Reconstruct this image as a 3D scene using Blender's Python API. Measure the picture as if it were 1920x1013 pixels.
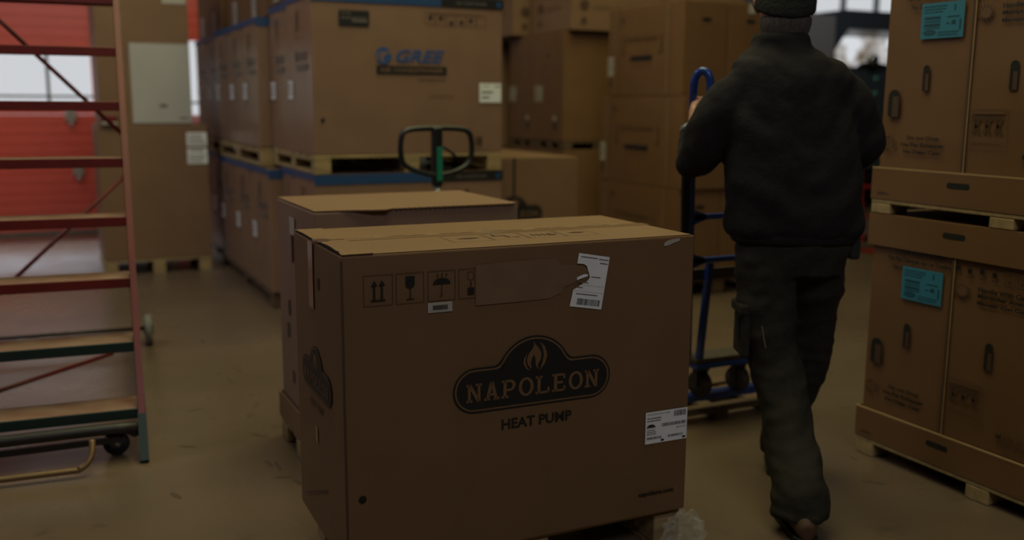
import bpy, bmesh, math, random
from mathutils import Vector, Matrix, noise

random.seed(7)
S = bpy.context.scene
COL = S.collection
for _o in list(bpy.data.objects):
    bpy.data.objects.remove(_o)

# ------------------------------------------------------------------ camera
PITCH, ROLL, YAW, EYE = math.radians(9.708), math.radians(0.3445), math.radians(25.84), 1.45
_f = Vector((0, math.cos(PITCH), -math.sin(PITCH)))
_u = Vector((0, math.sin(PITCH), math.cos(PITCH)))
_r = Vector((1, 0, 0))
_r2 = _r * math.cos(ROLL) + _u * math.sin(ROLL)
_u2 = -_r * math.sin(ROLL) + _u * math.cos(ROLL)
_Z = Matrix.Rotation(-YAW, 3, 'Z')
RT, UP, FW = _Z @ _r2, _Z @ _u2, _Z @ _f
cam_data = bpy.data.cameras.new('camera')
cam_data.sensor_width = 36
cam_data.lens = 1820 / 1920 * 36
cam_data.clip_end = 200
cam_data.dof.use_dof = True
cam_data.dof.focus_distance = 2.8
cam_data.dof.aperture_fstop = 1.4
cam = bpy.data.objects.new('camera', cam_data)
COL.objects.link(cam)
m = Matrix((RT, UP, -FW)).transposed().to_4x4()
m.translation = Vector((0, 0, EYE))
cam.matrix_world = m
S.camera = cam

# ------------------------------------------------------------------ view, world, lamps
S.view_settings.view_transform = 'Standard'
S.view_settings.look = 'None'
S.view_settings.gamma = 1
S.view_settings.use_curve_mapping = False
S.view_settings.exposure = 0.0
world = bpy.data.worlds.new('overcast_sky')
S.world = world
world.use_nodes = True
world.node_tree.nodes['Background'].inputs[0].default_value = (0.93, 0.96, 1.0, 1)
world.node_tree.nodes['Background'].inputs[1].default_value = 0.72


def area(name, loc, target, sx, sy, power, color):
    d = bpy.data.lights.new(name, 'AREA')
    d.shape = 'RECTANGLE'; d.size = sx; d.size_y = sy
    d.energy = power; d.color = color
    o = bpy.data.objects.new(name, d)
    COL.objects.link(o)
    o.location = loc
    o.rotation_euler = (Vector(target) - Vector(loc)).to_track_quat('-Z', 'Y').to_euler()
    return o


WARM = (1.0, 0.965, 0.5)
area('ceiling_lamp_bank_near', (1.5, 3.6, 5.85), (1.5, 3.6, 0), 3.0, 4.0, 160, WARM)
area('ceiling_lamp_bank_middle', (4.5, 6.2, 5.85), (4.5, 7.0, 0), 4.5, 2.0, 85, WARM)
area('ceiling_lamp_bank_left', (-2.6, 7.6, 5.85), (-1.4, 9.0, 0), 3.0, 4.0, 140, (0.96, 0.96, 0.98))
area('ceiling_lamp_bank_rear', (0.5, -3.2, 5.6), (1.2, 2.0, 1.3), 3.0, 1.5, 82, (0.95, 0.97, 1.0))
area('left_fill_lamp', (-6.4, 6.5, 2.6), (1.5, 7.5, 1.6), 3.0, 2.0, 15, (0.8, 0.88, 1.0))  # added cool lamp where left-wall windows would be; the wall is closed
area('sky_through_door_window', (-0.9, 14.6, 5.2), (-0.6, 11.0, 0.6), 3.5, 3.0, 2300, (0.72, 0.86, 1.0))
area('truck_fill_lamp', (9.2, 8.2, 3.6), (9.6, 10.2, 2.0), 1.2, 0.8, 10, (0.8, 0.88, 1.0))  # added fill lamp inside the hall, aimed at the truck


# ------------------------------------------------------------------ materials
def mat(name, col, rough=0.6, metal=0.0, noise_amt=0.0, noise_scale=8.0, bump=0.0, bump_scale=60.0,
        col2=None, spec=0.5, stretch=None, alpha=None, transmission=None):
    mt = bpy.data.materials.new(name)
    mt.use_nodes = True
    nt = mt.node_tree
    b = nt.nodes['Principled BSDF']
    b.inputs['Base Color'].default_value = (*col, 1)
    b.inputs['Roughness'].default_value = rough
    b.inputs['Metallic'].default_value = metal
    b.inputs['Specular IOR Level'].default_value = spec
    tc = nt.nodes.new('ShaderNodeTexCoord')
    mp = nt.nodes.new('ShaderNodeMapping')
    nt.links.new(tc.outputs['Object'], mp.inputs['Vector'])
    if stretch:
        mp.inputs['Scale'].default_value = stretch
    if noise_amt > 0:
        n = nt.nodes.new('ShaderNodeTexNoise')
        n.inputs['Scale'].default_value = noise_scale
        n.inputs['Detail'].default_value = 5
        nt.links.new(mp.outputs[0], n.inputs['Vector'])
        r = nt.nodes.new('ShaderNodeMapRange')
        r.inputs['From Min'].default_value = 0.3
        r.inputs['From Max'].default_value = 0.7
        nt.links.new(n.outputs['Fac'], r.inputs['Value'])
        mx = nt.nodes.new('ShaderNodeMix')
        mx.data_type = 'RGBA'
        c2 = col2 if col2 else tuple(c * (1 - noise_amt) for c in col)
        mx.inputs[6].default_value = (*col, 1)
        mx.inputs[7].default_value = (*c2, 1)
        nt.links.new(r.outputs[0], mx.inputs[0])
        nt.links.new(mx.outputs[2], b.inputs['Base Color'])
    if bump > 0:
        n2 = nt.nodes.new('ShaderNodeTexNoise')
        n2.inputs['Scale'].default_value = bump_scale
        n2.inputs['Detail'].default_value = 3
        nt.links.new(mp.outputs[0], n2.inputs['Vector'])
        bp = nt.nodes.new('ShaderNodeBump')
        bp.inputs['Strength'].default_value = bump
        bp.inputs['Distance'].default_value = 0.01
        nt.links.new(n2.outputs['Fac'], bp.inputs['Height'])
        nt.links.new(bp.outputs[0], b.inputs['Normal'])
    if alpha is not None:
        b.inputs['Alpha'].default_value = alpha
    if transmission is not None:
        b.inputs['Transmission Weight'].default_value = transmission
        b.inputs['IOR'].default_value = 1.1
    return mt


def cardboard(name, col, rough=0.6, spec=0.4, flute=(1, 1, 1)):
    """kraft board: faint vertical flutes, mottling and fibre bump"""
    mt = mat(name, col, rough, 0, 0.13, 3.5, 0.0, spec=spec)
    nt = mt.node_tree
    b = nt.nodes['Principled BSDF']
    tc = nt.nodes.new('ShaderNodeTexCoord')
    mp = nt.nodes.new('ShaderNodeMapping')
    mp.inputs['Scale'].default_value = (60, 60, 1.2)
    nt.links.new(tc.outputs['Object'], mp.inputs['Vector'])
    n = nt.nodes.new('ShaderNodeTexNoise')
    n.inputs['Scale'].default_value = 2.0
    n.inputs['Detail'].default_value = 2
    nt.links.new(mp.outputs[0], n.inputs['Vector'])
    bp = nt.nodes.new('ShaderNodeBump')
    bp.inputs['Strength'].default_value = 0.12
    bp.inputs['Distance'].default_value = 0.004
    nt.links.new(n.outputs['Fac'], bp.inputs['Height'])
    nt.links.new(bp.outputs[0], b.inputs['Normal'])
    return mt


M = {
    'kraft': cardboard('kraft_cardboard', (0.195, 0.102, 0.047)),
    'kraft_pale': cardboard('pale_coated_cardboard', (0.28, 0.162, 0.110), 0.27, 1.0),
    'kraft_grey': cardboard('greyish_cardboard', (0.25, 0.155, 0.112), 0.5, 0.4),
    'kraft_red': cardboard('reddish_cardboard', (0.18, 0.088, 0.038), 0.6),
    'kraft_mid': cardboard('plain_brown_cardboard', (0.225, 0.125, 0.07), 0.55),
    'kraft_edge': cardboard('cardboard_cut_edge', (0.40, 0.25, 0.12)),
    'ink': mat('black_print_ink', (0.012, 0.011, 0.011), 0.5),
    'ink_soft': mat('worn_print_ink', (0.075, 0.038, 0.022), 0.6),
    'ink_faint': mat('faint_print_ink', (0.14, 0.07, 0.038), 0.6),
    'ink_grey': mat('grey_print_ink', (0.16, 0.13, 0.12), 0.5),
    'scuff': mat('dark_floor_scuff', (0.075, 0.05, 0.033), 0.6),
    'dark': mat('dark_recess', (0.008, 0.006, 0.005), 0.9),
    'paper': mat('white_label_paper', (0.86, 0.86, 0.90), 0.5, 0, 0.05, 20),
    'paper_dull': mat('dull_label_paper', (0.45, 0.40, 0.36), 0.6, 0, 0.1, 20),
    'paper_blue': mat('blue_label_paper', (0.035, 0.19, 0.29), 0.5),
    'ink_blue': mat('dark_blue_label_ink', (0.012, 0.06, 0.09), 0.5),
    'blue_band': mat('blue_printed_band', (0.022, 0.07, 0.20), 0.45, 0, 0.15, 6),
    'blue_logo': mat('blue_logo_ink', (0.03, 0.08, 0.26), 0.5),
    'tape': mat('clear_packing_tape', (0.24, 0.15, 0.085), 0.2, spec=0.8),
    'residue': mat('peeled_label_residue', (0.215, 0.125, 0.072), 0.6, 0, 0.12, 12, spec=0.4),
    'wood': mat('pale_pallet_wood', (0.42, 0.29, 0.14), 0.7, 0, 0.35, 6, 0.15, 40, stretch=(1, 6, 6)),
    'wood_dark': mat('weathered_pallet_wood', (0.13, 0.075, 0.04), 0.8, 0, 0.4, 6, 0.2, 40, stretch=(1, 6, 6)),
    'red_paint': mat('red_ladder_paint', (0.165, 0.011, 0.010), 0.42, 0, 0.25, 9),
    'red_door': mat('red_door_paint', (0.80, 0.11, 0.075), 0.3, 0, 0.08, 5, spec=0.8),
    'tread': mat('dusty_tread', (0.30, 0.19, 0.14), 0.7, 0, 0.4, 7, col2=(0.20, 0.085, 0.055)),
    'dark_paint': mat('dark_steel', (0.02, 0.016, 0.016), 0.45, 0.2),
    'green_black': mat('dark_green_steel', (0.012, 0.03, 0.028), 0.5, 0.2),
    'brass': mat('worn_brass_tube', (0.20, 0.12, 0.055), 0.4, 0.5),
    'rubber': mat('black_rubber', (0.013, 0.013, 0.014), 0.7),
    'rubber_grey': mat('grey_rubber_wheel', (0.16, 0.15, 0.13), 0.7),
    'steel': mat('bright_steel', (0.5, 0.5, 0.52), 0.3, 0.9),
    'jack_black': mat('black_handle_plastic', (0.012, 0.013, 0.015), 0.33),
    'jack_green': mat('green_handle_insert', (0.01, 0.20, 0.12), 0.4),
    'blue_paint': mat('blue_cart_paint', (0.012, 0.045, 0.23), 0.28, 0.1),
    'cart_dirty': mat('dirty_caster', (0.06, 0.04, 0.03), 0.7, 0, 0.4, 30),
    'jacket': mat('black_fleece', (0.019, 0.0165, 0.0185), 0.95, 0, 0.2, 30, 0.35, 35, spec=0.2),
    'trousers': mat('black_work_cloth', (0.032, 0.028, 0.022), 0.9, 0, 0.25, 25, 0.5, 22, spec=0.2),
    'cap': mat('dark_knit_cap', (0.025, 0.026, 0.024), 0.95, 0, 0.2, 60, 0.5, 90, spec=0.2),
    'hair': mat('greying_hair', (0.10, 0.085, 0.075), 0.8, 0, 0.4, 90, 0.6, 200, stretch=(1, 1, 0.2)),
    'skin': mat('skin', (0.42, 0.2, 0.13), 0.5, 0, 0.12, 30),
    'lip': mat('lip_skin', (0.30, 0.10, 0.08), 0.5),
    'boot': mat('brown_leather', (0.10, 0.045, 0.025), 0.6, 0, 0.3, 20),
    'cuff_glint': mat('watch_metal', (0.35, 0.38, 0.4), 0.3, 0.8),
    'wall': mat('grey_wall_panel', (0.14, 0.135, 0.135), 0.8, 0, 0.15, 1.5),
    'ceiling': mat('ceiling_sheet', (0.12, 0.11, 0.10), 0.8),
    'frame': mat('pale_door_frame', (0.34, 0.28, 0.24), 0.6),
    'white_board': mat('white_board_sheet', (0.46, 0.44, 0.43), 0.5, 0, 0.06, 4),
    'vehicle': mat('dark_vehicle_paint', (0.035, 0.04, 0.05), 0.3),
    'vehicle_glass': mat('windscreen_glass', (0.55, 0.55, 0.52), 0.08, 0.85, 0.3, 3, col2=(0.28, 0.24, 0.2)),
    'vehicle_grey': mat('grey_vehicle_paint', (0.16, 0.15, 0.155), 0.5),
    'chrome': mat('chrome', (0.85, 0.87, 0.9), 0.12, 1.0),
    'green_light': mat('green_tint_plastic', (0.1, 0.3, 0.25), 0.3),
    'truck_red': mat('red_truck_paint', (0.28, 0.02, 0.014), 0.4),
    'film': mat('stretch_film', (0.8, 0.82, 0.84), 0.15, 0, alpha=0.09, bump=0.6, bump_scale=25),
}

gp_ = bpy.data.materials.new('mottled_window_pane'); gp_.use_nodes = True
_n = gp_.node_tree; _n.nodes.remove(_n.nodes['Principled BSDF'])
_t = _n.nodes.new('ShaderNodeBsdfTransparent'); _c = _n.nodes.new('ShaderNodeTexCoord'); _v = _n.nodes.new('ShaderNodeTexNoise')
_v.inputs['Scale'].default_value = 2.6; _v.inputs['Detail'].default_value = 3
_rp = _n.nodes.new('ShaderNodeValToRGB'); _rp.color_ramp.elements[0].position = .38; _rp.color_ramp.elements[0].color = (.35, .28, .2, 1)  # noise tints the pane in beige and white patches
_rp.color_ramp.elements[1].position = .6; _rp.color_ramp.elements[1].color = (1, 1, 1, 1)
_n.links.new(_c.outputs['Object'], _v.inputs['Vector']); _n.links.new(_v.outputs['Fac'], _rp.inputs[0]); _n.links.new(_rp.outputs[0], _t.inputs[0])
_n.links.new(_t.outputs[0], _n.nodes['Material Output'].inputs[0])
M['mottled_pane'] = gp_
pn_ = bpy.data.materials.new('clear_window_pane'); pn_.use_nodes = True
_n = pn_.node_tree; _n.nodes.remove(_n.nodes['Principled BSDF'])
_t = _n.nodes.new('ShaderNodeBsdfTransparent'); _g = _n.nodes.new('ShaderNodeBsdfGlossy'); _x = _n.nodes.new('ShaderNodeMixShader')
_g.inputs['Roughness'].default_value = .03; _x.inputs[0].default_value = .05
_n.links.new(_t.outputs[0], _x.inputs[1]); _n.links.new(_g.outputs[0], _x.inputs[2]); _n.links.new(_x.outputs[0], _n.nodes['Material Output'].inputs[0])
M['pane'] = pn_

# floor: polished worn concrete with stains and scuffs
fm = mat('polished_concrete', (0.155, 0.106, 0.072), 0.3, 0, 0.3, 1.1, 0.03, 30, spec=0.6)
nt = fm.node_tree
pb = nt.nodes['Principled BSDF']
src = [l for l in nt.links if l.to_socket == pb.inputs['Base Color']][0].from_socket
geo = nt.nodes.new('ShaderNodeTexCoord')
n1 = nt.nodes.new('ShaderNodeTexNoise'); n1.inputs['Scale'].default_value = 4.5; n1.inputs['Detail'].default_value = 9
n1.inputs['Roughness'].default_value = 0.7
nt.links.new(geo.outputs['Object'], n1.inputs['Vector'])
rp = nt.nodes.new('ShaderNodeMapRange')
rp.inputs['From Min'].default_value = 0.60; rp.inputs['From Max'].default_value = 0.70
nt.links.new(n1.outputs['Fac'], rp.inputs['Value'])
mx = nt.nodes.new('ShaderNodeMix'); mx.data_type = 'RGBA'
mx.inputs[7].default_value = (0.07, 0.05, 0.035, 1)
mlt = nt.nodes.new('ShaderNodeMath'); mlt.operation = 'MULTIPLY'; mlt.inputs[1].default_value = 0.75
nt.links.new(rp.outputs[0], mlt.inputs[0])
nt.links.new(mlt.outputs[0], mx.inputs[0])
nt.links.new(src, mx.inputs[6])
nt.links.new(mx.outputs[2], pb.inputs['Base Color'])
n3 = nt.nodes.new('ShaderNodeTexNoise'); n3.inputs['Scale'].default_value = 2.2; n3.inputs['Detail'].default_value = 4
nt.links.new(geo.outputs['Object'], n3.inputs['Vector'])
rr = nt.nodes.new('ShaderNodeMapRange'); rr.inputs['To Min'].default_value = 0.2; rr.inputs['To Max'].default_value = 0.38
nt.links.new(n3.outputs['Fac'], rr.inputs['Value'])
nt.links.new(rr.outputs[0], pb.inputs['Roughness'])
M['floor'] = fm


# ------------------------------------------------------------------ mesh helpers
class MB:
    """collects shapes in world coordinates; build() links them as one mesh object"""

    def __init__(self, T=None):
        self.v, self.f, self.mi, self.mats, self.T = [], [], [], [], T
        self.smooth = []

    def _m(self, m):
        if m not in self.mats:
            self.mats.append(m)
        return self.mats.index(m)

    def add(self, vs, fs, m, smooth=False):
        o = len(self.v); k = self._m(m)
        for p in vs:
            p = Vector(p)
            self.v.append(self.T @ p if self.T is not None else p)
        for f in fs:
            self.f.append([i + o for i in f]); self.mi.append(k); self.smooth.append(smooth)

    def box(self, a, b, m):
        x0, y0, z0 = a; x1, y1, z1 = b
        v = [(x0, y0, z0), (x1, y0, z0), (x1, y1, z0), (x0, y1, z0), (x0, y0, z1), (x1, y0, z1), (x1, y1, z1), (x0, y1, z1)]
        self.add(v, [(0, 3, 2, 1), (4, 5, 6, 7), (0, 1, 5, 4), (1, 2, 6, 5), (2, 3, 7, 6), (3, 0, 4, 7)], m)

    def bbox(self, a, b, m, r=0.005, seg=2):
        """bevelled box"""
        bm = bmesh.new()
        bmesh.ops.create_cube(bm, size=1)
        for v in bm.verts:
            v.co = Vector([a[i] + (v.co[i] + 0.5) * (b[i] - a[i]) for i in range(3)])
        bmesh.ops.bevel(bm, geom=bm.edges[:], offset=min(r, 0.45 * min(abs(b[i] - a[i]) for i in range(3))), segments=seg, affect='EDGES', profile=0.5)
        self.frombm(bm, m)

    def frombm(self, bm, m, smooth=False):
        bm.verts.index_update()
        self.add([v.co.copy() for v in bm.verts], [[v.index for v in f.verts] for f in bm.faces], m, smooth)
        bm.free()

    def beam(self, p, q, w, h, m, up=(0, 0, 1)):
        p, q = Vector(p), Vector(q)
        d = (q - p).normalized(); u = Vector(up)
        if abs(d.dot(u)) > 0.98:
            u = Vector((0, 1, 0))
        s = d.cross(u).normalized() * w / 2; t = s.cross(d).normalized() * h / 2
        vs = [p - s - t, p + s - t, p + s + t, p - s + t, q - s - t, q + s - t, q + s + t, q - s + t]
        self.add(vs, [(0, 1, 2, 3), (7, 6, 5, 4), (0, 4, 5, 1), (1, 5, 6, 2), (2, 6, 7, 3), (3, 7, 4, 0)], m)

    def tube(self, pts, r, m, n=12, closed=False, sub=0, ell=1.0):
        pts = [Vector(p) for p in pts]
        rs = list(r) if isinstance(r, (list, tuple)) else [r] * len(pts)
        if sub:
            pts, rs = smooth_path(pts, rs, sub, closed)
        N = len(pts); vs = []; fs = []
        u = None
        for i, p in enumerate(pts):
            a = pts[i - 1] if (i > 0 or closed) else p
            b = pts[(i + 1) % N] if (i < N - 1 or closed) else p
            d = (b - a).normalized()
            if u is None:
                u = d.orthogonal().normalized()
                if abs(d.z) < 0.9:
                    u = (Vector((0, 0, 1)) - d * d.z).normalized()
            u = (u - d * u.dot(d)).normalized()
            s = d.cross(u)
            for k in range(n):
                an = 2 * math.pi * k / n
                vs.append(p + (u * math.cos(an) + s * math.sin(an) * ell) * rs[i])
        for i in range(N if closed else N - 1):
            for k in range(n):
                a, b = i * n + k, i * n + (k + 1) % n
                c, d2 = ((i + 1) % N) * n + (k + 1) % n, ((i + 1) % N) * n + k
                fs.append((a, b, c, d2))
        if not closed:
            fs.append(tuple(reversed(range(n)))); fs.append(tuple(range((N - 1) * n, N * n)))
        self.add(vs, fs, m, True)

    def cyl(self, c, axis, r, h, m, n=24, r2=None):
        c, ax = Vector(c), Vector(axis).normalized()
        self.tube([c - ax * h / 2, c + ax * h / 2], [r, r2 if r2 else r], m, n)

    def rings(self, rings, m, cap=True, smooth=True):
        n = len(rings[0]); vs = [p for r in rings for p in r]; fs = []
        for i in range(len(rings) - 1):
            for k in range(n):
                fs.append((i * n + k, i * n + (k + 1) % n, (i + 1) * n + (k + 1) % n, (i + 1) * n + k))
        if cap:
            fs.append(tuple(reversed(range(n)))); fs.append(tuple(range((len(rings) - 1) * n, len(rings) * n)))
        self.add(vs, fs, m, smooth)

    def ball(self, c, r, m, n=12):
        bm = bmesh.new()
        bmesh.ops.create_uvsphere(bm, u_segments=n, v_segments=max(6, n // 2 + 2), radius=1)
        rx = r if isinstance(r, (list, tuple)) else (r, r, r)
        for v in bm.verts:
            v.co = Vector((v.co.x * rx[0] + c[0], v.co.y * rx[1] + c[1], v.co.z * rx[2] + c[2]))
        self.frombm(bm, m, True)

    def poly(self, F, pts, m, off=0.0006):
        """flat print on a face frame F=(origin,u,v,n)"""
        O_, u, v, n_ = F
        self.add([O_ + u * a + v * b + n_ * off for a, b in pts], [tuple(range(len(pts)))], m)

    def rect(self, F, a0, b0, a1, b1, m, off=0.0006, skew=0.0):
        self.poly(F, [(a0, b0), (a1, b0), (a1 + skew, b1), (a0 + skew, b1)], m, off)

    def slab(self, F, pts, m, off, th):
        """flat outline with real thickness th standing on the face"""
        O_, u, v, n_ = F
        k = len(pts)
        vs = [O_ + u * a + v * b + n_ * off for a, b in pts] + [O_ + u * a + v * b + n_ * (off + th) for a, b in pts]
        fs = [tuple(reversed(range(k))), tuple(range(k, 2 * k))] + [(i, (i + 1) % k, k + (i + 1) % k, k + i) for i in range(k)]
        self.add(vs, fs, m)

    def frame(self, F, a0, b0, a1, b1, w, m, off=0.0006):
        self.rect(F, a0, b0, a1, b0 + w, m, off); self.rect(F, a0, b1 - w, a1, b1, m, off)
        self.rect(F, a0, b0 + w, a0 + w, b1 - w, m, off); self.rect(F, a1 - w, b0 + w, a1, b1 - w, m, off)

    def text(self, F, s, a0, b0, w, h, m, off=0.001, bold=0.0, shear=0.0):
        vs, fs, (x0, x1, y0, y1) = text_mesh(s, bold, shear)
        sx, sy = w / max(x1 - x0, 1e-6), h / max(y1 - y0, 1e-6)
        O_, u, v, n_ = F
        self.add([O_ + u * (a0 + (x - x0) * sx) + v * (b0 + (y - y0) * sy) + n_ * off for x, y in vs], fs, m)

    def build(self, name, parent=None, loc=None, bevel=None):
        if parent is not None:
            base = parent.matrix_world.translation if parent.get('_w') is None else Vector(parent['_w'])
        else:
            base = Vector(loc) if loc is not None else Vector((0, 0, 0))
        me = bpy.data.meshes.new(name)
        me.from_pydata([tuple(p - base) for p in self.v], [], self.f)
        for mm in self.mats:
            me.materials.append(M[mm])
        for i, p in enumerate(me.polygons):
            p.material_index = self.mi[i]; p.use_smooth = self.smooth[i]
        me.update()
        o = bpy.data.objects.new(name, me)
        COL.objects.link(o)
        o['_w'] = tuple(base)
        if parent is not None:
            o.parent = parent
        else:
            o.location = base
        return o


def smooth_path(pts, rs, sub, closed=False):
    P, R_ = [], []
    N = len(pts)
    rng = range(N if closed else N - 1)
    for i in rng:
        p0 = pts[i - 1] if (i > 0 or closed) else pts[i]
        p1, p2 = pts[i], pts[(i + 1) % N]
        p3 = pts[(i + 2) % N] if (i + 2 < N or closed) else p2
        for k in range(sub):
            t = k / sub
            P.append(0.5 * ((2 * p1) + (-p0 + p2) * t + (2 * p0 - 5 * p1 + 4 * p2 - p3) * t * t + (-p0 + 3 * p1 - 3 * p2 + p3) * t ** 3))
            R_.append(rs[i] * (1 - t) + rs[(i + 1) % N] * t)
    if not closed:
        P.append(pts[-1]); R_.append(rs[-1])
    return P, R_


_tc = {}


def text_mesh(s, bold, shear):
    key = (s, bold, shear)
    if key in _tc:
        return _tc[key]
    cu = bpy.data.curves.new('lettering', 'FONT')
    cu.body = s; cu.size = 1; cu.offset = bold; cu.shear = shear; cu.resolution_u = 3
    ob = bpy.data.objects.new('lettering', cu)
    COL.objects.link(ob)
    dg = bpy.context.evaluated_depsgraph_get()
    ev = ob.evaluated_get(dg)
    me = ev.to_mesh()
    vs = [(v.co.x, v.co.y) for v in me.vertices]
    fs = [tuple(p.vertices) for p in me.polygons]
    ev.to_mesh_clear()
    bpy.data.objects.remove(ob); bpy.data.curves.remove(cu)
    xs = [v[0] for v in vs] or [0, 1]; ys = [v[1] for v in vs] or [0, 1]
    _tc[key] = (vs, fs, (min(xs), max(xs), min(ys), max(ys)))
    return _tc[key]


def tag(o, label=None, cat=None, group=None, kind=None):
    if label: o['label'] = label
    if cat: o['category'] = cat
    if group: o['group'] = group
    if kind: o['kind'] = kind
    return o


def empty(name, loc):
    o = bpy.data.objects.new(name, None)
    o.empty_display_size = 0.1
    COL.objects.link(o); o.location = loc; o['_w'] = tuple(loc)
    return o


def kids(o):
    return [c for c in bpy.data.objects if c.parent == o]


def copy_tree(o, loc=None, parent=None):
    c = o.copy(); COL.objects.link(c)
    if parent is not None:
        c.parent = parent
    if loc is not None:
        c.location = loc; c['_w'] = tuple(loc)
    for ch in kids(o):
        copy_tree(ch, None, c)
    return c


def face_front(x0, y0, z0=0.0, ang=0.0):
    """frame of a face looking to -Y; u runs right, v up"""
    u = Vector((math.cos(ang), math.sin(ang), 0))
    return (Vector((x0, y0, z0)), u, Vector((0, 0, 1)), Vector((u.y, -u.x, 0)))


def face_left(x0, y0, z0=0.0, ang=0.0):
    """frame of a face looking to -X; u runs towards -Y (rightwards as seen), v up"""
    u = Vector((math.sin(ang), -math.cos(ang), 0))
    return (Vector((x0, y0, z0)), u, Vector((0, 0, 1)), Vector((u.y, -u.x, 0)))


def circle(cx, cy, r, n=40, a0=0.0, a1=2 * math.pi, ry=None):
    ry = ry or r
    full = abs(a1 - a0 - 2 * math.pi) < 1e-6
    k = n if full else n + 1
    return [(cx + r * math.cos(a0 + (a1 - a0) * i / n), cy + ry * math.sin(a0 + (a1 - a0) * i / n)) for i in range(k)]


# ------------------------------------------------------------------ the building
def struct(name, mb, loc=None):
    o = mb.build(name, None, loc)
    o['kind'] = 'structure'
    return o


b = MB(); b.box((-7, -6, -0.1), (17, 14, 0), 'floor')
_rs = random.Random(21)
for (sx_, sy_) in [(0.902, 5.277), (0.865, 4.631), (0.789, 4.174), (0.781, 3.775), (0.779, 3.644), (0.79, 5.269), (0.821, 5.108), (0.886, 4.263), (0.806, 4.468), (0.754, 3.813), (0.89, 5.354), (0.482, 4.159), (0.58, 4.661), (0.815, 3.567), (2.969, 2.852), (2.849, 2.621), (3.842, 3.885), (0.822, 6.058), (0.37, 3.631)]:      # old scuffs and drips on the slab
    L_, W2, a_ = _rs.uniform(.02, .06), _rs.uniform(.006, .014), _rs.uniform(0, 3.1)
    k_ = 9
    b.add([(sx_ + math.cos(a_) * L_ * math.cos(t_) * _rs.uniform(.6, 1) - math.sin(a_) * W2 * math.sin(t_), sy_ + math.sin(a_) * L_ * math.cos(t_) + math.cos(a_) * W2 * math.sin(t_) * _rs.uniform(.5, 1), .0006) for t_ in [2 * math.pi * q_ / k_ for q_ in range(k_)]], [tuple(range(k_))], 'scuff')
struct('floor', b)
b = MB(); b.box((-7, -6, 6.0), (17, 14, 6.1), 'ceiling'); struct('ceiling', b)
b = MB(); b.box((-7.15, -6, 0), (-7, 14, 6), 'wall'); struct('wall_left', b)
b = MB(); b.box((17, -6, 0), (17.15, 14, 6), 'wall'); struct('wall_right', b)
b = MB(); b.box((-7, -6.15, 0), (17, -6, 6), 'wall'); struct('wall_front', b)

YB = 11.8
# openings in the back wall: (x0,x1,z0,z1)
D1 = (-2.45, 0.62, 0.0, 2.9)
D2 = (1.33, 3.3, 0.0, 2.9)
D3 = (10.2, 13.2, 2.84, 3.42)
D4 = (10.9, 13.0, 1.95, 2.68)
b = MB()
for (xa, xb_) in ((-7, D1[0]), (D1[1], D2[0]), (D2[1], D3[0]), (D3[1], 17)):
    b.box((xa, YB, 0), (xb_, YB + 0.2, 6), 'wall')
b.box((D1[0], YB, D1[3]), (D1[1], YB + 0.2, 6), 'wall')
b.box((D2[0], YB, D2[3]), (D2[1], YB + 0.2, 6), 'wall')
b.box((D3[0], YB, 0), (D3[1], YB + 0.2, D4[2]), 'wall'); b.box((D3[0], YB, D4[2]), (D4[0], YB + 0.2, D3[2]), 'wall'); b.box((D4[1], YB, D4[2]), (D3[1], YB + 0.2, D3[2]), 'wall'); b.box((D4[0], YB, D4[3]), (D4[1], YB + 0.2, D3[2]), 'wall'); b.box((D3[0], YB, D3[3]), (D3[1], YB + 0.2, 6), 'wall')
struct('wall_back', b)


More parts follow.
